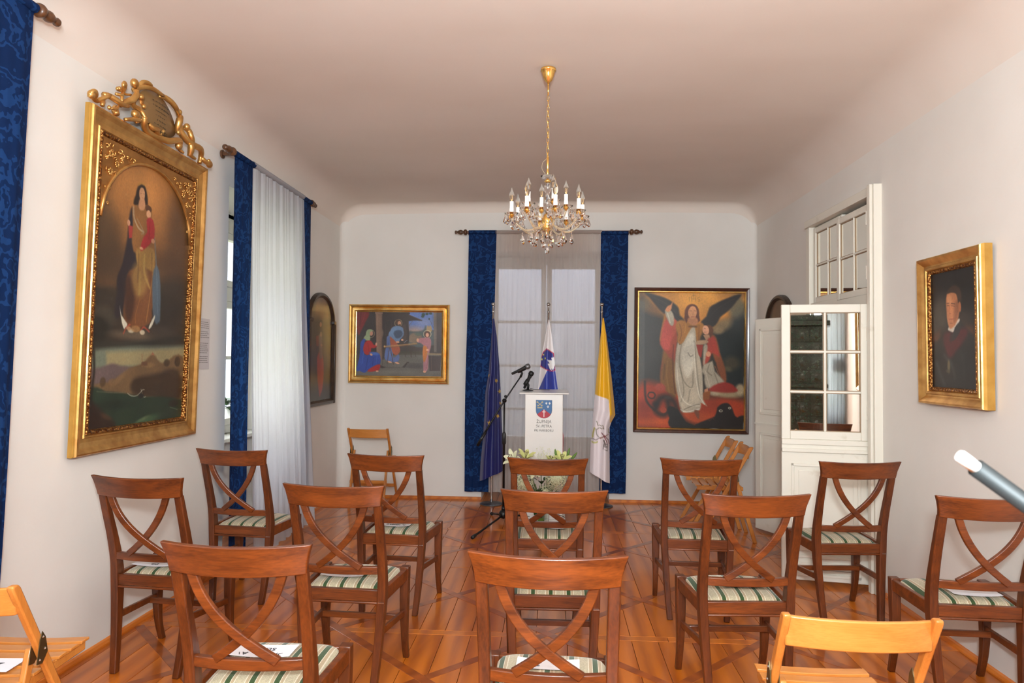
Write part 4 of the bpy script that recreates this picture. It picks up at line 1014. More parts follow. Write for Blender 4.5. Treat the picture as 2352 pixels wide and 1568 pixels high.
# ------------------------------------------------------------------ curtains
def hang(name, label, cat, m, loc, rz, w0, w1, sh, ztop, zbot, amp, waves, nu=60, nv=60, seed=0, group=None, pocket=.03, flare=0, kind=None, ragged=0):
    g = np.random.RandomState(seed); U, V = np.meshgrid(np.linspace(0, 1, nu), np.linspace(0, 1, nv))
    Wd = w0 + (w1 - w0) * V; X = (U - .5) * Wd + sh * V; ph = g.rand(6) * 6
    A = amp * (.35 + .65 * V)
    Y = A * (np.sin(U * waves * 2 * PI + ph[0] + .5 * np.sin(V * 2 + ph[1])) + .5 * np.sin(U * waves * 3.3 * PI + ph[2] + V * 1.3) + .25 * np.sin(U * waves * 7.1 * PI + ph[3])) - flare * V ** 2
    Z = ztop + (zbot - ztop) * V + ragged * V * np.sin(U * 23 + ph[4])
    X = X + .008 * np.sin(V * 7 + ph[5]) * V
    P = np.stack([X, Y, Z], -1)
    root = thing(name, label, cat, loc, rz, group)
    grid_mesh('cloth', P, None, m, root)
    if pocket:
        bm = bm_new(); n = 14; loft(bm, [[(x, -.0 + pocket * .75 * math.cos(t), ztop + .012 + pocket * .7 * math.sin(t)) for t in np.linspace(0, 2 * PI, 13)[:-1]] for x in np.linspace(-w0 / 2, w0 / 2, n)], caps=False)
        link('rod_pocket', bm, m, root, smooth=True)
    return root
def rod(label, loc, rz, L, zr, brk):
    root = thing('curtain_rod', label, 'curtain rod', loc, rz); Rx = Matrix.Rotation(PI / 2, 4, 'Y')
    bm = bm_new(); lathe(bm, [(.0145, -L / 2), (.0145, L / 2)], 12, Tr((0, 0, zr)) @ Rx); link('pole', bm, 'rod_wood', root, smooth=True, bevel=.001)
    for s in (-1, 1):
        bm = bm_new(); pr = [(.016, 0), (.028, .004), (.031, .016), (.028, .03), (.016, .036), (.015, .042), (.024, .056), (.026, .07), (.02, .088), (.012, .1), (.011, .106), (.019, .114), (.018, .124), (.008, .13)]
        lathe(bm, pr, 16, Tr((s * L / 2, 0, zr)) @ (Rx if s > 0 else Rx @ Matrix.Rotation(PI, 4, 'X'))); link('finial', bm, 'rod_wood', root, smooth=True)
        bm = bm_new(); box(bm, s * brk - .012, s * brk + .012, 0, .1, zr - .012, zr + .012); lathe(bm, [(.03, 0), (.03, .012)], 12, Tr((s * brk, .1, zr)) @ Matrix.Rotation(PI / 2, 4, 'X')); link('bracket', bm, 'rod_wood', root, bevel=.002)
    return root
rod('dark turned wooden curtain rod over the far window behind the chandelier', (-.055, YB - .105, 0), 0, 1.70, 2.812, .82)
rod('dark wooden curtain rod with finials over the left window, before the gilt painting', (XL + .105, 5.34, 0), PI / 2, 1.52, 2.866, .72)
rod('brown curtain rod end with turned finial, top left corner beside the nearest blue curtain', (XL + .105, 1.85, 0), PI / 2, 1.84, 2.93, .86)
hang('blue_curtain', 'dark blue curtain panel left of the flags at the far window', 'curtain', 'blue_damask', (-.740, YB - .105, 0), 0, .294, .268, -.04, 2.80, .10, .008, 1.6, seed=1, group=None)
hang('blue_curtain', 'dark blue curtain panel right of the yellow and white flag', 'curtain', 'blue_damask', (.636, YB - .105, 0), 0, .283, .271, -.015, 2.79, .11, .008, 1.5, seed=2)
hang('sheer_curtain', 'thin grey-white sheer curtain over the far window behind the flags', 'curtain', 'sheer_grey', (-.052, YB - .105, 0), 0, 1.11, 1.17, -.02, 2.80, .10, .016, 9, 220, 40, seed=3, pocket=.03)
hang('blue_curtain', 'blue damask curtain panel between the gilt painting and the bright sheer curtain', 'curtain', 'blue_damask', (XL + .105, 4.75, 0), PI / 2, .31, .30, 0.0, 2.855, .06, .010, 1.4, seed=4)
hang('blue_curtain', 'narrow blue curtain strip between the bright sheer and the arched saint picture', 'curtain', 'blue_damask', (XL + .105, 6.01, 0), PI / 2, .23, .25, .06, 2.855, .09, .012, 1.2, seed=5)
hang('sheer_curtain', 'bright white sheer curtain lit by daylight at the left window', 'curtain', 'sheer_white', (XL + .105, 5.40, 0), PI / 2, 1.04, 1.22, .12, 2.86, .03, .018, 9, 240, 40, seed=6, pocket=.03, flare=.05)
hang('blue_curtain', 'blue damask curtain panel at the left edge, nearest the camera', 'curtain', 'blue_damask', (XL + .105, 2.48, 0), PI / 2, .56, .50, -.07, 2.915, .1, .012, 2.2, seed=7)
hang('sheer_curtain', 'white sheer curtain at the window beyond the left edge of view', 'curtain', 'sheer_white', (XL + .105, 1.60, 0), PI / 2, 1.1, 1.2, 0, 2.915, .04, .018, 9, 160, 30, seed=8, pocket=.024)

# ------------------------------------------------------------------ chandelier
CHX, CHY, CHZ = -.035, 4.06, 3.2
ch = thing('chandelier', 'brass and crystal chandelier with twelve candle bulbs hanging from the ceiling', 'chandelier', (CHX, CHY, 0))
def cp(name, m, parent, fn, smooth=True):
    bm = bm_new(); fn(bm); return link(name, bm, m, parent or ch, smooth=smooth)
cp('ceiling_canopy', 'brass', None, lambda b: lathe(b, [(.001, 3.19), (.045, 3.188), (.046, 3.176), (.040, 3.172), (.034, 3.15), (.022, 3.118), (.012, 3.11), (.006, 3.10)], 28))
cp('stem', 'brass', None, lambda b: lathe(b, [(.0045, 3.11), (.0045, 3.03)], 8))
zc = 3.03; k = 0
while zc > 2.66:
    M = Tr((0, 0, zc - .016)) @ Rz(PI / 2 * (k % 2) + .3); pts = [M @ Vector((.0065 * math.cos(t), 0, .019 * math.sin(t))) for t in np.linspace(0, 2 * PI, 13)]
    cp('chain_link', 'brass', None, lambda b: tube(b, pts, .0017, 6)); zc -= .031; k += 1
cp('stem', 'brass', None, lambda b: lathe(b, [(.004, 2.67), (.007, 2.665), (.007, 2.60), (.005, 2.595), (.007, 2.59), (.007, 2.555), (.004, 2.55)], 10))
cp('power_cable', 'amber_glass', None, lambda b: tube(b, catmull([(.004, 0, 3.03), (-.008, .004, 2.9), (.008, 0, 2.8), (-.006, .003, 2.72), (-.006, 0, 2.66), (-.028, 0, 2.635), (-.034, 0, 2.60), (-.018, 0, 2.57), (0, 0, 2.55)], 6), .0016, 6))
cp('crystal_bowl', 'bulb_glass', None, lambda b: lathe(b, [(.004, 2.525), (.012, 2.522), (.03, 2.535), (.042, 2.552), (.04, 2.553), (.028, 2.539), (.01, 2.527)], 20))
cp('brass_collar', 'brass', None, lambda b: lathe(b, [(.004, 2.54), (.018, 2.525), (.02, 2.52), (.012, 2.514), (.004, 2.51)], 18))
cp('crystal_column', 'crystal', None, lambda b: lathe(b, [(.008, 2.515), (.02, 2.505), (.024, 2.48), (.014, 2.455), (.01, 2.44), (.02, 2.42), (.026, 2.39), (.02, 2.36), (.01, 2.34), (.008, 2.33)], 16))
cp('brass_hub', 'brass', None, lambda b: lathe(b, [(.006, 2.335), (.02, 2.325), (.032, 2.30), (.034, 2.275), (.024, 2.262), (.03, 2.252), (.026, 2.24), (.012, 2.228), (.008, 2.21), (.003, 2.20)], 24))
drop_me = {}
def drop_mesh(L, r):
    bm = bm_new(); lathe(bm, [(.0006, 0), (r * .35, -.12 * L), (r, -.62 * L), (r * .8, -.85 * L), (.0006, -L)], 6); me = bpy.data.meshes.new('crystal_drop'); bm.to_mesh(me); bm.free(); me.materials.append(MAT['crystal']); return me
bm = bm_new(); ball(bm, (0, 0, 0), .0055, 1); BEAD = bpy.data.meshes.new('crystal_bead'); bm.to_mesh(BEAD); bm.free(); BEAD.materials.append(MAT['crystal'])
D1m, D2m = drop_mesh(.045, .012), drop_mesh(.056, .0135)
def hangdrop(parent, p, me, lead=.012, rz=0):
    b = bpy.data.objects.new('crystal_bead', BEAD); C.objects.link(b); b.parent = parent; b.location = p - Vector((0, 0, .006))
    d = bpy.data.objects.new('crystal_drop', me); C.objects.link(d); d.parent = parent; d.location = p - Vector((0, 0, lead)); d.rotation_euler = (0, 0, rz)
def arm(th, R, zt, hub_z, big):
    cx, cy = math.sin(th), -math.cos(th); P_ = lambda r, z: Vector((cx * r, cy * r, z))
    pts = catmull([P_(.025, hub_z), P_(R * .35, hub_z - (.035 if big else .0)), P_(R * .62, hub_z - (.045 if big else -.005)), P_(R * .86, zt - .06), P_(R, zt - .028)], 6)
    bm = bm_new(); tube(bm, pts, [.006, .0065, .005], 8); armo = link('arm', bm, 'amber_glass', ch, smooth=True)
    # bobeche
    bm = bm_new(); n = 12; pr = [(.006, zt - .022), (.022, zt - .018), (.040, zt - .004), (.042, zt + .001), (.022, zt - .012), (.010, zt - .014)]
    lathe(bm, pr, 14, Tr((cx * R, cy * R, 0))); link('bobeche', bm, 'bulb_glass', armo, smooth=True)
    bm = bm_new(); lathe(bm, [(.004, zt - .03), (.014, zt - .014), (.0155, zt - .008), (.012, zt - .004)], 14, Tr((cx * R, cy * R, 0))); link('candle_cup', bm, 'brass', armo, smooth=True)
    bm = bm_new(); lathe(bm, [(.0125, zt - .006), (.0128, zt + .028), (.0118, zt + .03), (.0118, zt + .068), (.010, zt + .069)], 16, Tr((cx * R, cy * R, 0))); link('candle_sleeve', bm, 'candle_white', armo, smooth=True)
    bm = bm_new(); z0 = zt + .068; lathe(bm, [(.008, z0), (.0145, z0 + .016), (.0165, z0 + .03), (.013, z0 + .05), (.006, z0 + .066), (.0025, z0 + .078), (.0008, z0 + .084)], 14, Tr((cx * R, cy * R, 0))); link('bulb', bm, 'bulb_glass', armo, smooth=True)
    bm = bm_new()
    for q in (-1, 1): tube(bm, [Vector((cx * R + q * .0035, cy * R, z0 + .008)), Vector((cx * R + q * .004, cy * R, z0 + .036))], .0011, 5)
    lathe(bm, [(.004, z0), (.003, z0 + .012), (.0, z0 + .014)], 8, Tr((cx * R, cy * R, 0))); link('filament', bm, 'amber', armo)
    for q in range(6 if big else 4):
        a_ = th + q * PI / (3 if big else 2) + .5; hangdrop(armo, Vector((cx * R + .038 * math.cos(a_), cy * R + .038 * math.sin(a_), zt - .006)), D1m, rz=a_)
    hangdrop(armo, P_(R * .5, hub_z - (.05 if big else .01)), D2m, rz=th)
for i in range(8): arm(.22 + i * PI / 4, .212, 2.325, 2.275, True)
for i in range(4): arm(.42 + i * PI / 2 - .1, .115, 2.385, 2.31, False)
for k in range(10):
    a_ = k * 2 * PI / 10; hangdrop(ch, Vector((.085 * math.cos(a_), .085 * math.sin(a_), 2.21)), D2m, rz=a_)
    hangdrop(ch, Vector((.15 * math.cos(a_ + .3), .15 * math.sin(a_ + .3), 2.215)), D1m, rz=a_)
for k in range(8):
    a0 = .22 + k * PI / 4; a1 = a0 + PI / 4
    for q in np.linspace(.12, .88, 6):
        rr = .205; a_ = a0 + (a1 - a0) * q; z = 2.31 - .16 * q * (1 - q) * 1.0
        b = bpy.data.objects.new('crystal_bead', BEAD); C.objects.link(b); b.parent = ch; b.location = (rr * math.sin(a_), -rr * math.cos(a_), z)
hangdrop(ch, Vector((0, 0, 2.2)), D2m); hangdrop(ch, Vector((0, 0, 2.16)), D2m)

ch.scale = (.96, .96, .96); ch.location = (-.034, 3.9, 1.47 * .04 - .002)

# ------------------------------------------------------------------ dining chairs (origin between the rear feet, facing +y)
def ring4(x, y, z, w, d): return [(x - w / 2, y - d / 2, z), (x + w / 2, y - d / 2, z), (x + w / 2, y + d / 2, z), (x - w / 2, y + d / 2, z)]
def interp_st(st, n=22):
    a = np.array(st, float); zz = np.linspace(a[0, 2], a[-1, 2], n)
    return catmull_st(a, n)
def catmull_st(a, n):
    out = []; m = len(a); A = np.vstack([2 * a[0] - a[1], a, 2 * a[-1] - a[-2]])
    for i in range(1, m):
        p0, p1, p2, p3 = A[i - 1:i + 3]
        for k in range(4):
            u = k / 4; out.append(.5 * (2 * p1 + (p2 - p0) * u + (2 * p0 - 5 * p1 + 4 * p2 - p3) * u * u + (3 * p1 - p0 - 3 * p2 + p3) * u ** 3))
    out.append(a[-1]); return out
def make_chair():
    r = thing('dining_chair', None, 'chair', group='striped dining chairs set out in rows')
    for s in (-1, 1):
        st = [(s * .158, -.012, 0, .031, .032), (s * .168, .006, .12, .033, .036), (s * .178, .022, .28, .036, .042), (s * .185, .03, .42, .037, .052), (s * .187, .022, .52, .036, .046), (s * .188, -.008, .64, .036, .036), (s * .189, -.046, .76, .036, .03), (s * .189, -.072, .845, .036, .026)]
        bm = bm_new(); loft(bm, [ring4(*q) for q in catmull_st(np.array(st), 4)]); lg = link('leg', bm, 'chair_wood_up', r, bevel=.004)
        bm = bm_new(); lathe(bm, [(.009, -.004), (.011, 0), (.009, .001)], 10, Tr((s * .158, -.012, .0035))); link('glide', bm, 'candle_white', lg)
        st = [(s * .2, .395, 0, .028, .028), (s * .2, .378, .05, .029, .029), (s * .2, .362, .11, .031, .031), (s * .2, .352, .2, .036, .037), (s * .2, .350, .3, .041, .042), (s * .2, .354, .4, .043, .043), (s * .2, .356, .458, .043, .043)]
        bm = bm_new(); loft(bm, [ring4(*q) for q in catmull_st(np.array(st), 4)]); lg = link('leg', bm, 'chair_wood_up', r, bevel=.004)
        bm = bm_new(); lathe(bm, [(.009, -.004), (.011, 0), (.009, .001)], 10, Tr((s * .2, .395, .0035))); link('glide', bm, 'candle_white', lg)
        # side stretcher and side rail
        bm = bm_new(); loft(bm, [ring4(s * .172, .028, 0, .016, .0)[:0] or [(s * (.172 - .008), .03, .238), (s * (.172 + .008), .03, .238), (s * (.172 + .008), .03, .27), (s * (.172 - .008), .03, .27)], [(s * (.199 - .008), .345, .222), (s * (.199 + .008), .345, .222), (s * (.199 + .008), .345, .252), (s * (.199 - .008), .345, .252)]])
        link('stretcher', bm, 'chair_wood_long', r, bevel=.003)
        bm = bm_new(); loft(bm, [[(s * .176, .04, .392), (s * .198, .04, .392), (s * .198, .04, .45), (s * .176, .04, .45)], [(s * .196, .345, .398), (s * .218, .345, .398), (s * .218, .345, .452), (s * .196, .345, .452)]])
        link('seat_rail', bm, 'chair_wood_long', r, bevel=.003)
    bm = bm_new(); box(bm, -.192, .192, .272, .29, .222, .25); link('stretcher', bm, 'chair_wood_long', r, bevel=.003)
    bm = bm_new(); box(bm, -.172, .172, .012, .036, .398, .448); rr = link('seat_rail', bm, 'chair_wood_long', r, bevel=.002)
    bm = bm_new(); box(bm, -.172, .172, .008, .02, .386, .397); link('bead', bm, 'chair_wood_long', rr, bevel=.004)
    bm = bm_new(); box(bm, -.18, .18, .345, .368, .398, .452); link('seat_rail', bm, 'chair_wood_long', r, bevel=.003)
    # top rail: flared ends, bowed backwards
    n = 19; rings = []
    for k in range(n):
        u = -1 + 2 * k / (n - 1); prof = []
        for (t, side) in ((0, 0), (.35, 0), (.7, 0), (1, 0), (1, 1), (.7, 1), (.35, 1), (0, 1)):
            xx = u * (.207 + .02 * t ** 1.8); zz = .838 + t * .092 - (.006 * (1 - u * u)); yb = -.076 - .034 * (1 - u * u) - .022 * t
            prof.append((xx, yb - (.011 if side == 0 else -.011), zz))
        rings.append(prof)
    bm = bm_new(); loft(bm, rings); link('top_rail', bm, 'chair_wood_long', r, bevel=.003)
    rings = []
    for k in range(13):
        u = -1 + 2 * k / 12; yb = .012 - .022 * (1 - u * u); rings.append([(u * .174, yb - .011, .521), (u * .174, yb + .011, .521), (u * .174, yb + .009, .556), (u * .174, yb - .013, .556)])
    bm = bm_new(); loft(bm, rings); link('cross_rail', bm, 'chair_wood_long', r, bevel=.003)
    for s in (-1, 1):
        c = catmull([(-s * .137, 0, .846), (-s * .118, 0, .79), (-s * .089, 0, .735), (-s * .05, 0, .683), (-s * .004, 0, .636), (s * .045, 0, .594), (s * .1, 0, .552)], 4); rings = []
        for i, p in enumerate(c):
            d = (c[min(i + 1, len(c) - 1)] - c[max(0, i - 1)]).normalized(); nrm = Vector((d.z, 0, -d.x)); t = (p.z - .55) / .295; yb = -.012 - .075 * t - .016 * math.sin(PI * min(max(t, 0), 1)) - .004 * s
            h = .0145; rings.append([(p.x + nrm.x * h, yb - .009, p.z + nrm.z * h), (p.x + nrm.x * h, yb + .009, p.z + nrm.z * h), (p.x - nrm.x * h, yb + .009, p.z - nrm.z * h), (p.x - nrm.x * h, yb - .009, p.z - nrm.z * h)])
        bm = bm_new(); loft(bm, rings); link('back_slat', bm, 'chair_wood_long', r, bevel=.003)
    bm = bm_new(); box(bm, .174, .2, -.001, .0035, .396, .3995); link('screw_cap', bm, 'chrome_pin', r)
    # cushion
    nu, nv = 26, 26; U, V = np.meshgrid(np.linspace(-1, 1, nu), np.linspace(-1, 1, nv)); hw = .166 + .02 * (V + 1) / 2
    K = (np.clip(1 - np.abs(U) ** 6, 0, 1) * np.clip(1 - np.abs(V) ** 7, 0, 1)) ** .5
    cr = 1 - .06 * np.clip(np.abs(U) ** 8 * np.clip(V, 0, 1) ** 8, 0, 1)
    X = U * hw * cr; Y = (.034 + (V + 1) / 2 * .338); Y = np.where(V > 0, Y - .022 * (np.abs(U) ** 6) * V, Y); Z = .440 + .020 * K + .014 * (1 - U ** 2) * (1 - V ** 2)
    grid_mesh('seat', np.stack([X, Y, Z], -1), None, 'striped_fabric', r)
    return r
CH = [
 ('red-brown chair at the front left, white card reading DR ST on its striped seat', -.922, 2.106, .2),
 ('red-brown chair at the front centre, nearest the camera, white card on its seat', -.007, 2.075, -1.9),
 ('red-brown chair against the left wall under the large gilt painting', -1.868, 3.17, -5.0),
 ('red-brown chair in the middle row, second from the left wall, behind the front left chair', -.932, 3.065, -3.2),
 ('red-brown chair in the middle row directly behind the front centre chair', .010, 3.045, .8),
 ('red-brown chair in the middle row with a knotty top rail, white card reading MAG. DEJAN', .836, 3.04, 3.6),
 ('red-brown chair at the right edge of view beneath the portrait', 1.81, 3.07, -2.5),
 ('red-brown back-row chair in front of the left window curtains', -1.885, 4.14, -5.5),
 ('red-brown back-row chair left of the microphone stand, card reading DR. IGNACIJ', -.935, 4.03, -5.0),
 ('red-brown back-row chair in the middle, directly before the flowers and lectern', -.022, 4.0, 0.0),
 ('red-brown back-row chair right of centre, before the wooden folding chairs', .838, 4.07, -2.2),
 ('red-brown back-row chair before the mirrored white door leaf', 1.69, 4.06, 4.0)]
proto = make_chair()
for i, (lab, x, y, a_) in enumerate(CH):
    o = proto if i == 0 else dup(proto, (0, 0, 0), 0)
    o.location = (x, y, 0); o.rotation_euler = (0, 0, math.radians(a_)); o['label'] = lab
# name cards lying on seats (lettering faces the back of the room, so it reads upside down from here)
def name_card(i, lab, body, dx, dy, w_, d_, rz=0, size=.026):
    _, x, y, a_ = CH[i]; a_ = math.radians(a_); c, s_ = math.cos(a_), math.sin(a_)
    t_ = thing('name_card', lab, 'card', (x + dx * c - dy * s_, y + dx * s_ + dy * c, .4765), a_ + math.radians(rz), 'white name cards on the chair seats')
    U, V = np.meshgrid(np.linspace(-1, 1, 13), np.linspace(-1, 1, 4)); P_ = np.stack([U * w_ / 2, V * d_ / 2, .006 * U ** 2 + 0 * V], -1); grid_mesh('sheet', P_, None, 'paper', t_)
    for j, ln in enumerate(body): text(ln, size, 'ink', t_, (0, -d_ * .18 + (j - (len(body) - 1) / 2) * -size * 1.25 * -1 + d_ * .1, .0025), (0, 0, PI), sx=1.05, ext=.0004)
name_card(0, 'white name card reading DR ST on the front left seat', ['DR ST    AV', 'SLATI'], -.05, .235, .215, .10, 0, .03)
name_card(1, 'white name card on the front centre seat, half hidden by the crossed back', ['I        ZV'], -.008, .235, .205, .075, 0, .034)
name_card(2, 'plain white card on the seat under the gilt painting', ['DR.'], -.04, .10, .2, .08, 0)
name_card(3, 'white name card on the middle-row seat second from the left wall', ['MAG.'], -.03, .13, .2, .08, 0, .02)
name_card(5, 'white name card reading MAG. DEJAN on the middle-row seat right of centre', ['MAG. DEJAN'], .035, .16, .2, .08, 0, .028)
name_card(6, 'white card on the seat at the right edge beneath the portrait', [''], .02, .10, .2, .09, 0)
name_card(8, 'white name card reading DR. IGNACIJ on the back-row seat left of the microphone stand', ['DR. IGNACIJ'], -.005, .14, .18, .09, 0, .026)
name_card(9, 'white card on the back-row seat before the lectern', [''], .05, .19, .12, .07, 0)
name_card(10, 'white card on the back-row seat before the folding chairs', [''], .02, .20, .18, .07, 0)

# ------------------------------------------------------------------ beech folding chairs (origin under the top of the backrest, facing +y)
def make_folding(folded=0.0, lab=None):
    r = thing('folding_chair', lab, 'chair')
    zt, w_ = .78, .21; fy = .43 if not folded else .12
    S = lambda z: fy * (1 - z / zt)          # y of the long stile at height z
    hz = .545; hy = S(hz)
    for s in (-1, 1):
        bm = bm_new(); rr = []
        for z in (0, .05, .3, hz, .7, zt - .012, zt): k = 1 if z < zt else .7; rr.append(ring4(s * (w_ - .011), S(z), z, .022, .036 * k))
        loft(bm, rr); st = link('stile', bm, 'beech_up', r, bevel=.005)
        by = -.03 if not folded else fy - .06
        bm = bm_new(); loft(bm, [ring4(s * (w_ - .036 if not folded else w_ - .036), by + (hy - by) * z / hz, z, .02, .032) for z in (0, .2, .4, hz - .03, hz)]); link('leg', bm, 'beech_up', r, bevel=.004)
        bm = bm_new(); q = [(hy - .03, hz - .045), (hy - .004, hz - .05), (hy + .022, hz - .02), (hy + .010, hz + .03), (hy - .006, hz + .052), (hy - .016, hz + .03)]
        for sx in (s * w_ + s * .001, s * (w_ - .024)):
            va = [bm.verts.new((sx, y, z)) for y, z in q]; vb = [bm.verts.new((sx + s * .0025, y, z)) for y, z in q]; bm.faces.new(va); bm.faces.new(vb[::-1])
            for i in range(6): j = (i + 1) % 6; bm.faces.new((va[i], va[j], vb[j], vb[i]))
        hg = link('hinge_plate', bm, 'hinge_bronze', st)
        bm = bm_new()
        for (y, z) in ((hy - .004, hz + .034), (hy + .006, hz - .006), (hy - .018, hz - .034)): ball(bm, (s * (w_ + .004), y, z), .0045, 1)
        link('rivet', bm, 'steel', st)['kind'] = 'stuff'
    # backrest, bowed
    rings = []
    for k in range(15):
        u = -1 + 2 * k / 14; y = S(.725) - .03 * (1 - u * u); rings.append([(u * (w_ - .014), y - .0075, .682), (u * (w_ - .014), y + .0075, .682), (u * (w_ - .014), y + .0015, .768), (u * (w_ - .014), y - .0135, .768)])
    bm = bm_new(); loft(bm, rings); link('backrest', bm, 'beech_long', r, bevel=.004)
    for z, y in ((.16, S(.16)), (.24, (-.03 if not folded else fy - .06) * (1 - .24 / hz) + hy * .24 / hz)):
        bm = bm_new(); box(bm, -w_ + .02, w_ - .02, y - .009, y + .009, z - .016, z + .016); link('stretcher', bm, 'beech_long', r, bevel=.004)
    # slatted seat
    if not folded: base = Matrix.Identity(4)
    else: base = Tr((0, S(.44) + .02, .44)) @ Matrix.Rotation(math.radians(78), 4, 'X') @ Tr((0, -.10, -.44))
    for s in (-1, 1):
        bm = bm_new(); box(bm, s * (w_ - .05) - .011, s * (w_ - .05) + .011, .06, .43, .415, .447); bmesh.ops.transform(bm, matrix=base, verts=bm.verts); link('seat_rail', bm, 'beech_long', r, bevel=.004)
    for k in range(6):
        y = .075 + k * .064; rings = []
        for q in range(9):
            u = -1 + q / 4; rings.append([(u * (w_ - .032), y - .0, .447 - .006 * (1 - u * u)), (u * (w_ - .032), y + .045, .447 - .006 * (1 - u * u)), (u * (w_ - .032), y + .045, .457 - .006 * (1 - u * u)), (u * (w_ - .032), y, .457 - .006 * (1 - u * u))])
        bm = bm_new(); loft(bm, rings); bmesh.ops.transform(bm, matrix=base, verts=bm.verts); link('slat', bm, 'beech_long', r, bevel=.002)
    return r
f0 = make_folding(0, 'light beech folding chair in front at the lower right, backrest toward the camera'); f0.location = (.848, 1.975, 0); f0.rotation_euler = (0, 0, math.radians(-2))
dup(f0, (-1.815, 2.01, 0), math.radians(4), 'light beech folding chair cut by the lower left corner')
dup(f0, (1.73, 1.98, 0), math.radians(-6), 'beech folding chair in the lower right corner, only its seat corner showing')
dup(f0, (1.64, 6.00, 0), math.radians(86), 'beech folding chair facing sideways beside the white door leaf, the nearer of two')
dup(f0, (1.64, 6.46, 0), math.radians(86), 'beech folding chair facing sideways under the angel painting, the farther of two')
dup(f0, (-1.835, 6.88, 0), math.radians(-2), 'beech folding chair pushed to the back wall under the carpenter painting')
nc = thing('name_card', 'white sheet with handwriting on the folding chair in the lower left corner', 'card', (-1.86, 2.20, .460), math.radians(4), 'white name cards on the chair seats')
bm = bm_new(); box(bm, -.12, .12, -.05, .05, 0, .0008); link('sheet', bm, 'paper', nc); text('2/c', .05, 'ink', nc, (.04, 0, .001), (0, 0, PI))

# ------------------------------------------------------------------ flags
def pole(parent):
    bm = bm_new(); lathe(bm, [(.0105, .01), (.0105, 1.96), (.013, 1.965), (.013, 1.975), (.009, 1.98), (.009, 2.03)], 14); link('pole', bm, 'steel', parent, smooth=True, bevel=.0005)
    bm = bm_new(); ball(bm, (0, 0, 2.045), .02, 3); link('pole_ball', bm, 'steel', parent, smooth=True)
    bm = bm_new(); lathe(bm, [(.118, 0), (.12, .006), (.112, .012), (.03, .016), (.016, .022), (.014, .05)], 36); link('base_plate', bm, 'steel_dull', parent, smooth=True, bevel=.001)
def flag_cloth(parent, L, R, x0, y0, draw, base, folds, seed, nu=90, nv=190):
    zl, xl = L[1::2], L[0::2]; zr, xr = R[1::2], R[0::2]
    V = np.linspace(0, 1, nv); U = np.linspace(0, 1, nu); P_ = np.zeros((nv, nu, 3))
    il = lambda v: (np.interp(v, np.linspace(0, 1, len(xl)), xl), np.interp(v, np.linspace(0, 1, len(zl)), zl))
    def along(xs_, zs_):
        d = np.r_[0, np.cumsum(np.hypot(np.diff(xs_), np.diff(zs_)))]; d /= d[-1]; return lambda v: (np.interp(v, d, xs_), np.interp(v, d, zs_))
    fl_, fr_ = along(xl, zl), along(xr, zr)
    for j, v in enumerate(V):
        (a, b), (c, d) = fl_(v), fr_(v)
        P_[j, :, 0] = a + (c - a) * U; P_[j, :, 2] = b + (d - b) * U; wd = abs(c - a)
        y = np.zeros(nu)
        for (f, amp, ph) in folds: y += amp * min(1, wd / .18) * np.sin(U * f * PI + ph + .5 * v)
        P_[j, :, 1] = y - .05 * wd / .2 * np.sin(U * PI) 
    cols = draw(P_[..., 0], P_[..., 2]); P_[..., 0] -= x0; P_[..., 1] -= .022
    return grid_mesh('cloth', P_, cols, 'flag_satin', parent)
FY = 7.135; GF = (1.7, 1.85, 2.0)
def star(cx, cz, r, rot=0): return sum(([cx + rr * math.sin(a_ + rot), cz + rr * math.cos(a_ + rot)] for k in range(10) for a_, rr in ((k * PI / 5, r if k % 2 == 0 else r * .4),)), [])
def d_eu(X, Z):
    p = Painter.at(X, Z, (20, 26, 96))
    for i in range(0, len(EU_STARS), 2): p.draw([('p', (214, 164, 48), .002, 1, star(EU_STARS[i], EU_STARS[i + 1], .026 if i < 12 else .01, .25 * i))])
    return lin(p.c, (.75, .8, .95))
def d_sl(X, Z):
    p = Painter.at(X, Z, (196, 184, 178)); S_ = .003
    p.draw([('p', (34, 46, 120), S_, 1, SL_BLUE), ('p', (150, 18, 34), S_, 1, SL_RED), ('p', (160, 22, 44), S_, 1, SL_RED2), ('p', (26, 34, 104), S_, 1, SL_NAVY), ('p', (204, 194, 190), S_, 1, SL_WHITE2), ('l', (26, 34, 104), .006, 1, SL_WAVE)])
    for i in range(0, 6, 2): p.draw([('e', (206, 190, 70), .002, 1, (SL_STARS[i], SL_STARS[i + 1], .007, .007, 0))])
    return lin(p.c, GF)
def d_va(X, Z):
    p = Painter.at(X, Z, (196, 142, 12)); p.draw([('p', (196, 180, 176), .003, 1, VA_WHITE)])
    for c_, w_, g in VA_EM: p.draw([('l', c_, max(w_, .006), .9, g)])
    return lin(p.c, GF)
ft = thing('flag', 'dark blue flag with gold stars on its pole left of the lectern', 'flag', (-.612, FY, 0)); pole(ft)
flag_cloth(ft, EU_L, EU_R, -.612, FY, d_eu, None, [(3.2, .028, 2.2), (1.3, .015, 0)], 1)
ft = thing('flag', 'white, blue and red flag with a mountain shield behind the lectern', 'flag', (-.043, FY, 0)); pole(ft)
flag_cloth(ft, SL_L, SL_R, -.043, FY, d_sl, None, [(2.6, .024, 1.2), (1.3, .012, .5)], 2)
ft = thing('flag', 'yellow and white flag with crossed keys right of the lectern', 'flag', (.502, FY, 0)); pole(ft)
flag_cloth(ft, VA_L, VA_R, .502, FY, d_va, None, [(3.4, .024, 2.6), (1.5, .012, .8)], 3)

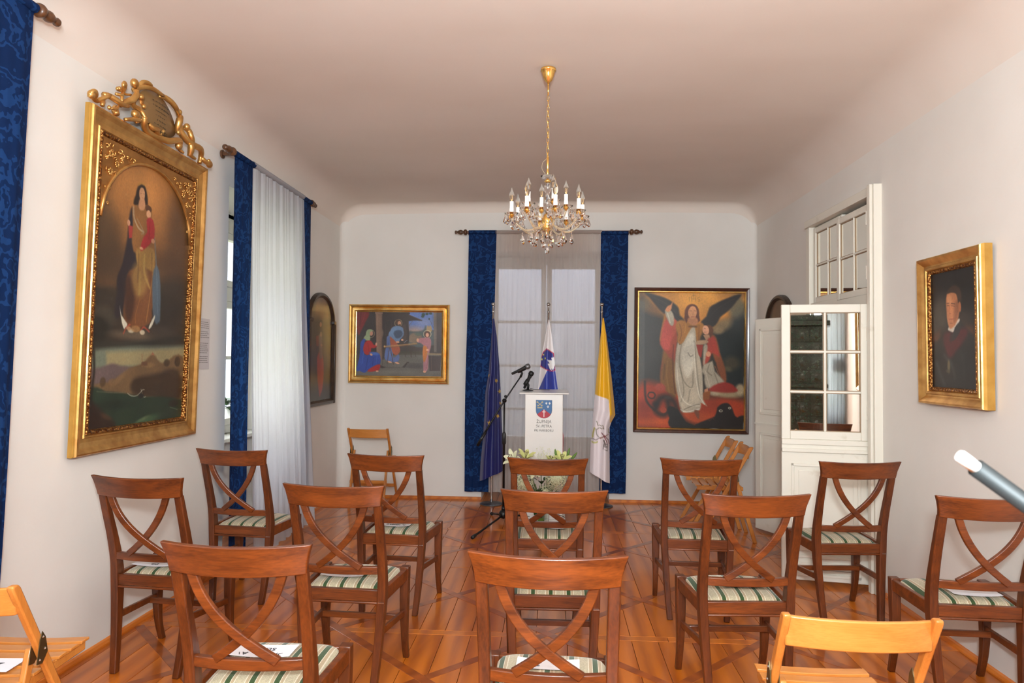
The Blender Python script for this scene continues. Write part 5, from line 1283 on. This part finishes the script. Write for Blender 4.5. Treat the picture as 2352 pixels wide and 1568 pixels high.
# ------------------------------------------------------------------ lectern
LX, LY = -.073, 6.35
le = thing('lectern', 'white lectern with a red and blue coat of arms in front of the middle flag', 'lectern', (LX, LY, 0))
bm = bm_new(); box(bm, -.172, .172, 0, .33, .03, 1.165); body = link('column', bm, 'lectern_white', le, bevel=.006)
bm = bm_new(); box(bm, -.224, .224, -.02, .40, 1.172, 1.186); bmesh.ops.rotate(bm, verts=bm.verts, cent=(0, .2, 1.18), matrix=Matrix.Rotation(math.radians(2), 3, 'X')); link('desk_top', bm, 'lectern_white', le, bevel=.003)
bm = bm_new(); box(bm, -.2, .2, -.02, .36, 0, .03); link('foot_plate', bm, 'lectern_white', le, bevel=.004)
nu, nv = 110, 130; p = Painter(nu, nv, (236, 232, 226), .15 / .17)
shield = [10, 10, 990, 10, 990, 560] + sum(([500 + 490 * math.cos(t_), 560 + 430 * math.sin(t_)] for t_ in np.linspace(0, PI, 15)), []) + [10, 560]
p.draw([('p', (60, 60, 70), 10, 1, shield)]); inn = [v if i % 2 else (500 + (v - 500) * .96) for i, v in enumerate(shield)]; inn = [(16 + (v - 10) * .975) if i % 2 else v for i, v in enumerate(inn)]
p.draw([('p', (52, 104, 158), 12, 1, inn)])
red = [500, 500] + [940, 790] + sum(([500 + 470 * math.cos(t_), 560 + 418 * math.sin(t_)] for t_ in np.linspace(.62, PI - .62, 15)), []) + [60, 790]
p.draw([('p', (176, 34, 52), 12, 1, red), ('l', (240, 238, 232), 46, 1, [500, 560, 500, 900]), ('l', (240, 238, 232), 34, 1, [410, 640, 590, 640]), ('e', (240, 238, 232), 10, 1, (500, 545, 34, 30, 0))])
for m_ in (0, 1):
    f = (lambda x: x) if not m_ else (lambda x: 500 - x)
    p.draw([('l', (214, 190, 110), 26, 1, [f(110), 130, f(360), 330]), ('r', (214, 190, 110), 20, 1, (f(100), 125, 40, 34, 0)), ('l', (214, 190, 110), 24, 1, [f(330), 300, f(380), 260]), ('l', (214, 190, 110), 24, 1, [f(360), 340, f(410), 300])])
p.draw([('l', (214, 190, 110), 22, 1, [100, 400, 400, 400]), ('l', (214, 190, 110), 22, 1, [100, 440, 400, 440])])
for (x, y) in ((640, 180), (840, 180), (740, 360)):
    p.draw([('l', (240, 238, 232), 26, 1, [x, y - 60, x, y + 60]), ('l', (240, 238, 232), 22, 1, [x - 50, y - 30, x - 44, y + 14, x + 44, y + 14, x + 50, y - 30]), ('l', (240, 238, 232), 18, 1, [x - 36, y + 36, x + 36, y + 36])])
mk = p.segd(shield, True)[1]
sh_o = [((v / 1000 - .5) * .15 if i % 2 == 0 else 1.112 - v / 1000 * .168) for i, v in enumerate(shield)]
U, V = p.U / 1000, p.V / 1000
hw = np.where(V < .56, .49, .49 * np.sqrt(np.clip(1 - ((V - .56) / .43) ** 2, 0.0004, 1)))
p2 = Painter.at(500 + (U - .5) * 2 * hw * 1000, V * 990 + 5, (236, 232, 226)); p2.draw([('p', (60, 60, 70), 10, 1, shield), ('p', (52, 104, 158), 12, 1, inn), ('p', (176, 34, 52), 12, 1, red), ('l', (240, 238, 232), 46, 1, [500, 560, 500, 900]), ('l', (240, 238, 232), 34, 1, [410, 640, 590, 640]), ('e', (240, 238, 232), 10, 1, (500, 545, 34, 30, 0))])
for m_ in (0, 1):
    f = (lambda x: x) if not m_ else (lambda x: 500 - x)
    p2.draw([('l', (214, 190, 110), 26, 1, [f(110), 130, f(360), 330]), ('r', (214, 190, 110), 20, 1, (f(100), 125, 40, 34, 0)), ('l', (214, 190, 110), 24, 1, [f(330), 300, f(380), 260]), ('l', (214, 190, 110), 24, 1, [f(360), 340, f(410), 300])])
p2.draw([('l', (214, 190, 110), 22, 1, [100, 400, 400, 400]), ('l', (214, 190, 110), 22, 1, [100, 440, 400, 440])])
for (x, y) in ((640, 180), (840, 180), (740, 360)):
    p2.draw([('l', (240, 238, 232), 26, 1, [x, y - 60, x, y + 60]), ('l', (240, 238, 232), 22, 1, [x - 50, y - 30, x - 44, y + 14, x + 44, y + 14, x + 50, y - 30]), ('l', (240, 238, 232), 18, 1, [x - 36, y + 36, x + 36, y + 36])])
X = (U - .5) * 2 * hw * .15; Z = 1.112 - V * .168
grid_mesh('coat_of_arms', np.stack([X, np.full_like(X, -.0015), Z], -1), lin(p2.c, 1.05), 'printed_card', body)
for ln, z, s_ in (('ŽUPNIJA', .915, .040), ('SV. PETRA', .874, .036), ('PRI MARIBORU', .834, .0295)): text(ln, s_, 'print_grey', body, (0, -.0015, z), (PI / 2, 0, 0), sx=.86)

# microphones
def mic(parent, p, q, grille='mic_grille'):
    p, q = Vector(p), Vector(q); d = (q - p).normalized(); M = Tr(p) @ d.to_track_quat('Z', 'Y').to_matrix().to_4x4(); L = (q - p).length
    bm = bm_new(); lathe(bm, [(.009, 0), (.012, .004), (.0135, .06), (.0165, L * .62), (.02, L * .72), (.02, L * .76)], 18, M); bo = link('microphone_body', bm, 'black_plastic', parent, smooth=True)
    bm = bm_new(); lathe(bm, [(.02, L * .76), (.0255, L * .8), (.026, L * .84), (.025, L * .92), (.018, L * .98), (.001, L)], 20, M); link('microphone_grille', bm, grille, parent, smooth=True)
ms = thing('microphone_stand', 'black boom microphone stand with tripod base left of the lectern', 'microphone stand', (-.436, 6.37, 0))
def mp(name, fn, m='black_metal', smooth=True):
    bm = bm_new(); fn(bm); return link(name, bm, m, ms, smooth=smooth)
mp('pole', lambda b: (lathe(b, [(.011, .05), (.011, .70), (.017, .71), (.017, .80), (.012, .81), (.008, .82), (.008, 1.09)], 12)))
mp('hub', lambda b: (ball(b, (0, 0, .07), .042, 3), lathe(b, [(.02, .1), (.016, .14)], 12)))
for tx, ty in ((-.205, -.64), (-.13, .25), (.26, .18)):
    L_ = mp('leg', lambda b: tube(b, [(tx * .04, ty * .04, .06), (tx, ty, .018)], .009, 8))
    bm = bm_new(); tube(bm, [(tx * .93, ty * .93, .021), (tx * 1.02, ty * 1.02, .016)], .015, 8); link('rubber_foot', bm, 'black_plastic', L_, smooth=True)
mp('clutch', lambda b: (ball(b, (0, 0, 1.10), .022, 2), ball(b, (.012, -.02, 1.14), .014, 2), lathe(b, [(.012, -.03), (.012, .03)], 10, Tr((0, 0, 1.10)) @ Matrix.Rotation(PI / 2, 4, 'X'))))
mp('boom', lambda b: tube(b, [(-.225, 0, .72), (-.12, 0, .90), (0, 0, 1.10), (.15, 0, 1.325)], [.011, .009, .0075, .0065], 10))
mp('boom_grip', lambda b: tube(b, [(-.245, 0, .685), (-.17, 0, .81)], .0135, 10))
mp('microphone_clip', lambda b: (tube(b, [(.145, 0, 1.315), (.16, 0, 1.35), (.15, 0, 1.37)], .011, 8), tube(b, [(.12, 0, 1.365), (.19, 0, 1.4)], .018, 10)))
mic(ms, (.065, 0, 1.345), (.235, -.01, 1.425))
dm = thing('desk_microphone', 'black microphone on a small round desk stand on top of the lectern', 'microphone', (-.225, 6.47, 1.19))
bm = bm_new(); lathe(bm, [(.05, 0), (.052, .004), (.03, .01), (.012, .014), (.01, .03)], 24); link('base_disc', bm, 'black_metal', dm, smooth=True)
bm = bm_new(); tube(bm, [(0, 0, .01), (.004, 0, .05), (-.01, 0, .075)], .012, 10); link('stem', bm, 'black_plastic', dm, smooth=True)
bm = bm_new(); tube(bm, [(0.02, 0, .02), (.06, .0, .012), (.13, .02, .008), (.2, .05, .006)], .003, 6); link('cable', bm, 'black_plastic', dm, smooth=True)
mic(dm, (-.035, 0, .02), (.04, -.01, .18), 'black_plastic')
bm = bm_new(); tube(bm, [(-.03, 0, .05), (.0, 0, .1)], .02, 10); link('microphone_clip', bm, 'black_plastic', dm, smooth=True)

# ------------------------------------------------------------------ flower arrangement on the floor before the lectern
FX, FYY = -.075, 5.98
fl_ = thing('flower_arrangement', 'white lilies and hydrangeas with dark leaves in a glass vase before the lectern', 'flowers', (FX, FYY, 0))
bm = bm_new(); lathe(bm, [(.0, 0), (.055, 0), (.06, .01), (.05, .06), (.06, .16), (.078, .25), (.074, .25), (.056, .16), (.046, .06), (.05, .015), (.0, .012)], 28); link('vase', bm, 'vase_glass', fl_, smooth=True)
g = random.Random(11)
for k in range(16):
    a_ = g.random() * 2 * PI; rr = g.uniform(.05, .2); zt_ = g.uniform(.36, .6); bm = bm_new()
    tube(bm, catmull([(.01 * math.cos(a_), .01 * math.sin(a_), .03), (.03 * math.cos(a_), .03 * math.sin(a_), .25), (rr * math.cos(a_), rr * math.sin(a_) * .7, zt_)], 4), .0035, 5); link('stem', bm, 'stem', fl_, smooth=True)
def leaf(parent, p, d, L, wd, m='leaf', curl=.2):
    d = Vector(d).normalized(); s = d.cross(Vector((0, 0, 1)));  s = s.normalized() if s.length > .05 else Vector((1, 0, 0)); up = s.cross(d); bm = bm_new(); rows = []
    for i in range(6):
        t_ = i / 5; wi = wd * math.sin(PI * (t_ * .92 + .04)) ** .8; c = Vector(p) + d * L * t_ - up * 0 + Vector((0, 0, -curl * L * t_ * t_)); rows.append([c - s * wi / 2 + up * wi * .15, c, c + s * wi / 2 + up * wi * .15])
    loft(bm, rows, caps=False, closed=False); link('leaf', bm, m, parent, smooth=True)
for k in range(46):
    a_ = g.random() * 2 * PI; z = g.uniform(.12, .56); rr = g.uniform(.02, .13); e = g.uniform(-.2, .9)
    leaf(fl_, (rr * math.cos(a_), rr * math.sin(a_) * .7, z), (math.cos(a_), math.sin(a_), e), g.uniform(.09, .17), g.uniform(.035, .06), 'leaf', .3)
def hydrangea(c, r, n=110):
    root = thing('hydrangea_bloom', None, None, c); root.parent = fl_; bm = bm_new()
    for k in range(n):
        z = 1 - 2 * (k + .5) / n; a_ = k * 2.39996; q = math.sqrt(max(0, 1 - z * z)); nrm = Vector((q * math.cos(a_), q * math.sin(a_), z)); M = Tr(nrm * r * g.uniform(.85, 1.05)) @ nrm.to_track_quat('Z', 'Y').to_matrix().to_4x4() @ Rz(g.random() * 3)
        for j in range(4):
            b_ = j * PI / 2; vs = [bm.verts.new(M @ Vector(v)) for v in ((0, 0, 0), (.012 * math.cos(b_ - .5), .012 * math.sin(b_ - .5), .004), (.017 * math.cos(b_), .017 * math.sin(b_), .002), (.012 * math.cos(b_ + .5), .012 * math.sin(b_ + .5), .004))]; bm.faces.new(vs)
    link('floret', bm, 'hydrangea', root)['kind'] = 'stuff'; bm = bm_new(); ball(bm, (0, 0, 0), r * .62, 2); link('core', bm, 'hydrangea', root, smooth=True)
hydrangea((-.155, -.05, .43), .08); hydrangea((.115, -.07, .47), .09, 130); hydrangea((.02, -.02, .36), .05, 30); hydrangea((.0, .08, .55), .06, 40)
def lily(c, d, L=.12, m='petal'):
    root = thing('lily_bloom', None, None, c); root.parent = fl_; root.rotation_euler = Vector(d).to_track_quat('Z', 'Y').to_euler()
    for k in range(6):
        a_ = k * PI / 3; off = .8 if k % 2 else 1.0; bm = bm_new(); rows = []
        for i in range(7):
            t_ = i / 6; rad = .008 + L * .62 * t_ ** 1.35 * off; z = L * (t_ - .35 * t_ ** 3); wi = .042 * math.sin(PI * (t_ * .93 + .03)) ** .75
            ca, sa = math.cos(a_), math.sin(a_); rows.append([(ca * rad - sa * wi / 2 * q, sa * rad + ca * wi / 2 * q, z + abs(q) * .006) for q in (-1, 0, 1)])
        loft(bm, rows, caps=False, closed=False); link('petal', bm, m, root, smooth=True)
    bm = bm_new()
    for k in range(6):
        a_ = k * PI / 3 + .3; tube(bm, [(0, 0, .02), (.014 * math.cos(a_), .014 * math.sin(a_), L * .75)], .0012, 4); ball(bm, (.015 * math.cos(a_), .015 * math.sin(a_), L * .78), .005, 1, (1, 1, .6))
    link('stamen', bm, 'stamen', root)
lily((-.235, -.02, .60), (-.35, -.6, .55), .13); lily((-.155, 0, .60), (.15, -.35, .9), .13, 'petal_yellow'); lily((.16, -.02, .60), (.05, -.55, .7), .12, 'petal_yellow'); lily((-.09, -.09, .53), (.3, -.8, .35), .12)
lily((.06, .0, .6), (.2, -.2, .9), .07, 'petal_yellow')
for (x, z, dx) in ((.205, .64, .25), (.235, .62, .8), (.12, .63, -.2)):
    bm = bm_new(); d = Vector((dx, 0, 1)).normalized(); M = Tr((x, 0, z)) @ d.to_track_quat('Z', 'Y').to_matrix().to_4x4(); lathe(bm, [(.004, 0), (.011, .03), (.012, .055), (.003, .09)], 9, M); link('lily_bud', bm, 'leaf_light', fl_, smooth=True)
bm = bm_new()
for k in range(150):
    x = g.gauss(.01, .055); z = .60 + abs(g.gauss(0, .06)); y = g.gauss(0, .03)
    if z > .74: continue
    ball(bm, (x, y, z), .0042, 0); 
    if k % 3 == 0: tube(bm, [(x * .4, y * .4, .55), (x, y, z)], .0007, 3)
tag(link('gypsophila', bm, 'petal', fl_), None, None, kind='stuff')
leaf(fl_, (.02, -.1, .10), (-.6, -.6, .2), .14, .06, 'leaf_light', .1); leaf(fl_, (.03, -.1, .12), (.5, -.7, .1), .13, .05, 'leaf_light', .15); leaf(fl_, (0, -.1, .15), (-.2, -.9, -.1), .12, .05, 'leaf_light', .15)

# plant on the sill of the left window
pt = thing('potted_plant', 'leafy plant in a white vase on the left window sill behind the blue curtain', 'plant', (XL - .52, 5.86, .842))
bm = bm_new(); lathe(bm, [(.0, 0), (.05, 0), (.065, .06), (.06, .13), (.04, .18), (.044, .2), (.0, .19)], 20); link('vase', bm, 'terracotta_white', pt, smooth=True)
for k in range(18):
    a_ = g.random() * 6.28; leaf(pt, (0, 0, .2 + g.random() * .08), (math.cos(a_), math.sin(a_), g.uniform(-.1, .9)), g.uniform(.09, .16), .055, 'leaf', .35)

# ------------------------------------------------------------------ blurred tube close to the lens, part of a stand standing right of the camera
e_ = Vector((.80, .78, 1.106))
tb = thing('metal_tube', 'out-of-focus grey metal boom arm with a white tip at the right edge', 'boom arm', (.80, .78, 0))
o_ = Vector((.80, .78, 0)); TP = [Vector(v) for v in TUBE]
bm = bm_new(); tube(bm, [TP[1] - o_, e_ - o_], .0095, 16); link('tube', bm, 'tube_metal', tb, smooth=True)
bm = bm_new(); tube(bm, [TP[0] - o_, TP[0] + (TP[1] - TP[0]) * .1 - o_, TP[1] - o_ + (e_ - TP[1]) * .01], [.0055, .0065, .0065], 14); link('tip', bm, 'tube_tip', tb, smooth=True)
bm = bm_new(); tube(bm, [(0, 0, .02), (0, 0, 1.15)], .011, 12); link('upright', bm, 'tube_metal', tb, smooth=True)
for k in range(3):
    a_ = k * 2 * PI / 3 + .4; bm = bm_new(); tube(bm, [(0, 0, .14), (.3 * math.cos(a_), .3 * math.sin(a_), .012)], .009, 8); link('leg', bm, 'tube_metal', tb, smooth=True)

# ------------------------------------------------------------------ rear of the room (seen only in the mirrored door panes)
sv = thing('tiled_stove', 'dark green relief-tiled stove seen in the mirrored door panes', 'stove', (STV[0], STV[1], 0), PI)
def sp_(name, x0, x1, y0, y1, z0, z1, bev=.01):
    bm = bm_new(); box(bm, x0, x1, y0, y1, z0, z1); return link(name, bm, 'stove_tile', sv, bevel=bev)
sp_('plinth', -.48, .48, -.3, .3, 0, .18); core = sp_('body', -.42, .42, -.27, .27, .18, 2.05); sp_('cornice', -.5, .5, -.34, .34, 2.05, 2.13); sp_('cornice', -.46, .46, -.3, .3, 2.13, 2.22); sp_('middle_ledge', -.47, .47, -.31, .31, 1.08, 1.14)
for r_ in range(8):
    z0 = .2 + r_ * .22 + (.06 if r_ > 3 else 0)
    for c_ in range(4):
        x0 = -.42 + c_ * .21; bm = bm_new(); box(bm, x0 + .006, x0 + .204, -.29, -.27, z0, z0 + .21); box(bm, x0 + .03, x0 + .18, -.302, -.29, z0 + .03, z0 + .18)
        ball(bm, (x0 + .105, -.302, z0 + .105), .05, 2, (1, .35, 1.2)); tl = link('tile', bm, 'stove_tile', sv, bevel=.006)
rs = thing('wall_sign', 'small white label on the rear wall seen beside the portrait in the door mirror', 'sign', (2.0, YF + .003, 1.44), PI)
bm = bm_new(); box(bm, -.08, .08, -.006, 0, -.12, .12); link('sheet', bm, 'sign_clear', rs)
hang('sheer_curtain', 'white curtain on the rear wall reflected in the door mirror', 'curtain', 'curtain_white', (RCU[0], YF + .08, 0), PI, .26, .26, 0, 2.7, .05, .02, 5, 90, 20, seed=9, pocket=.02)
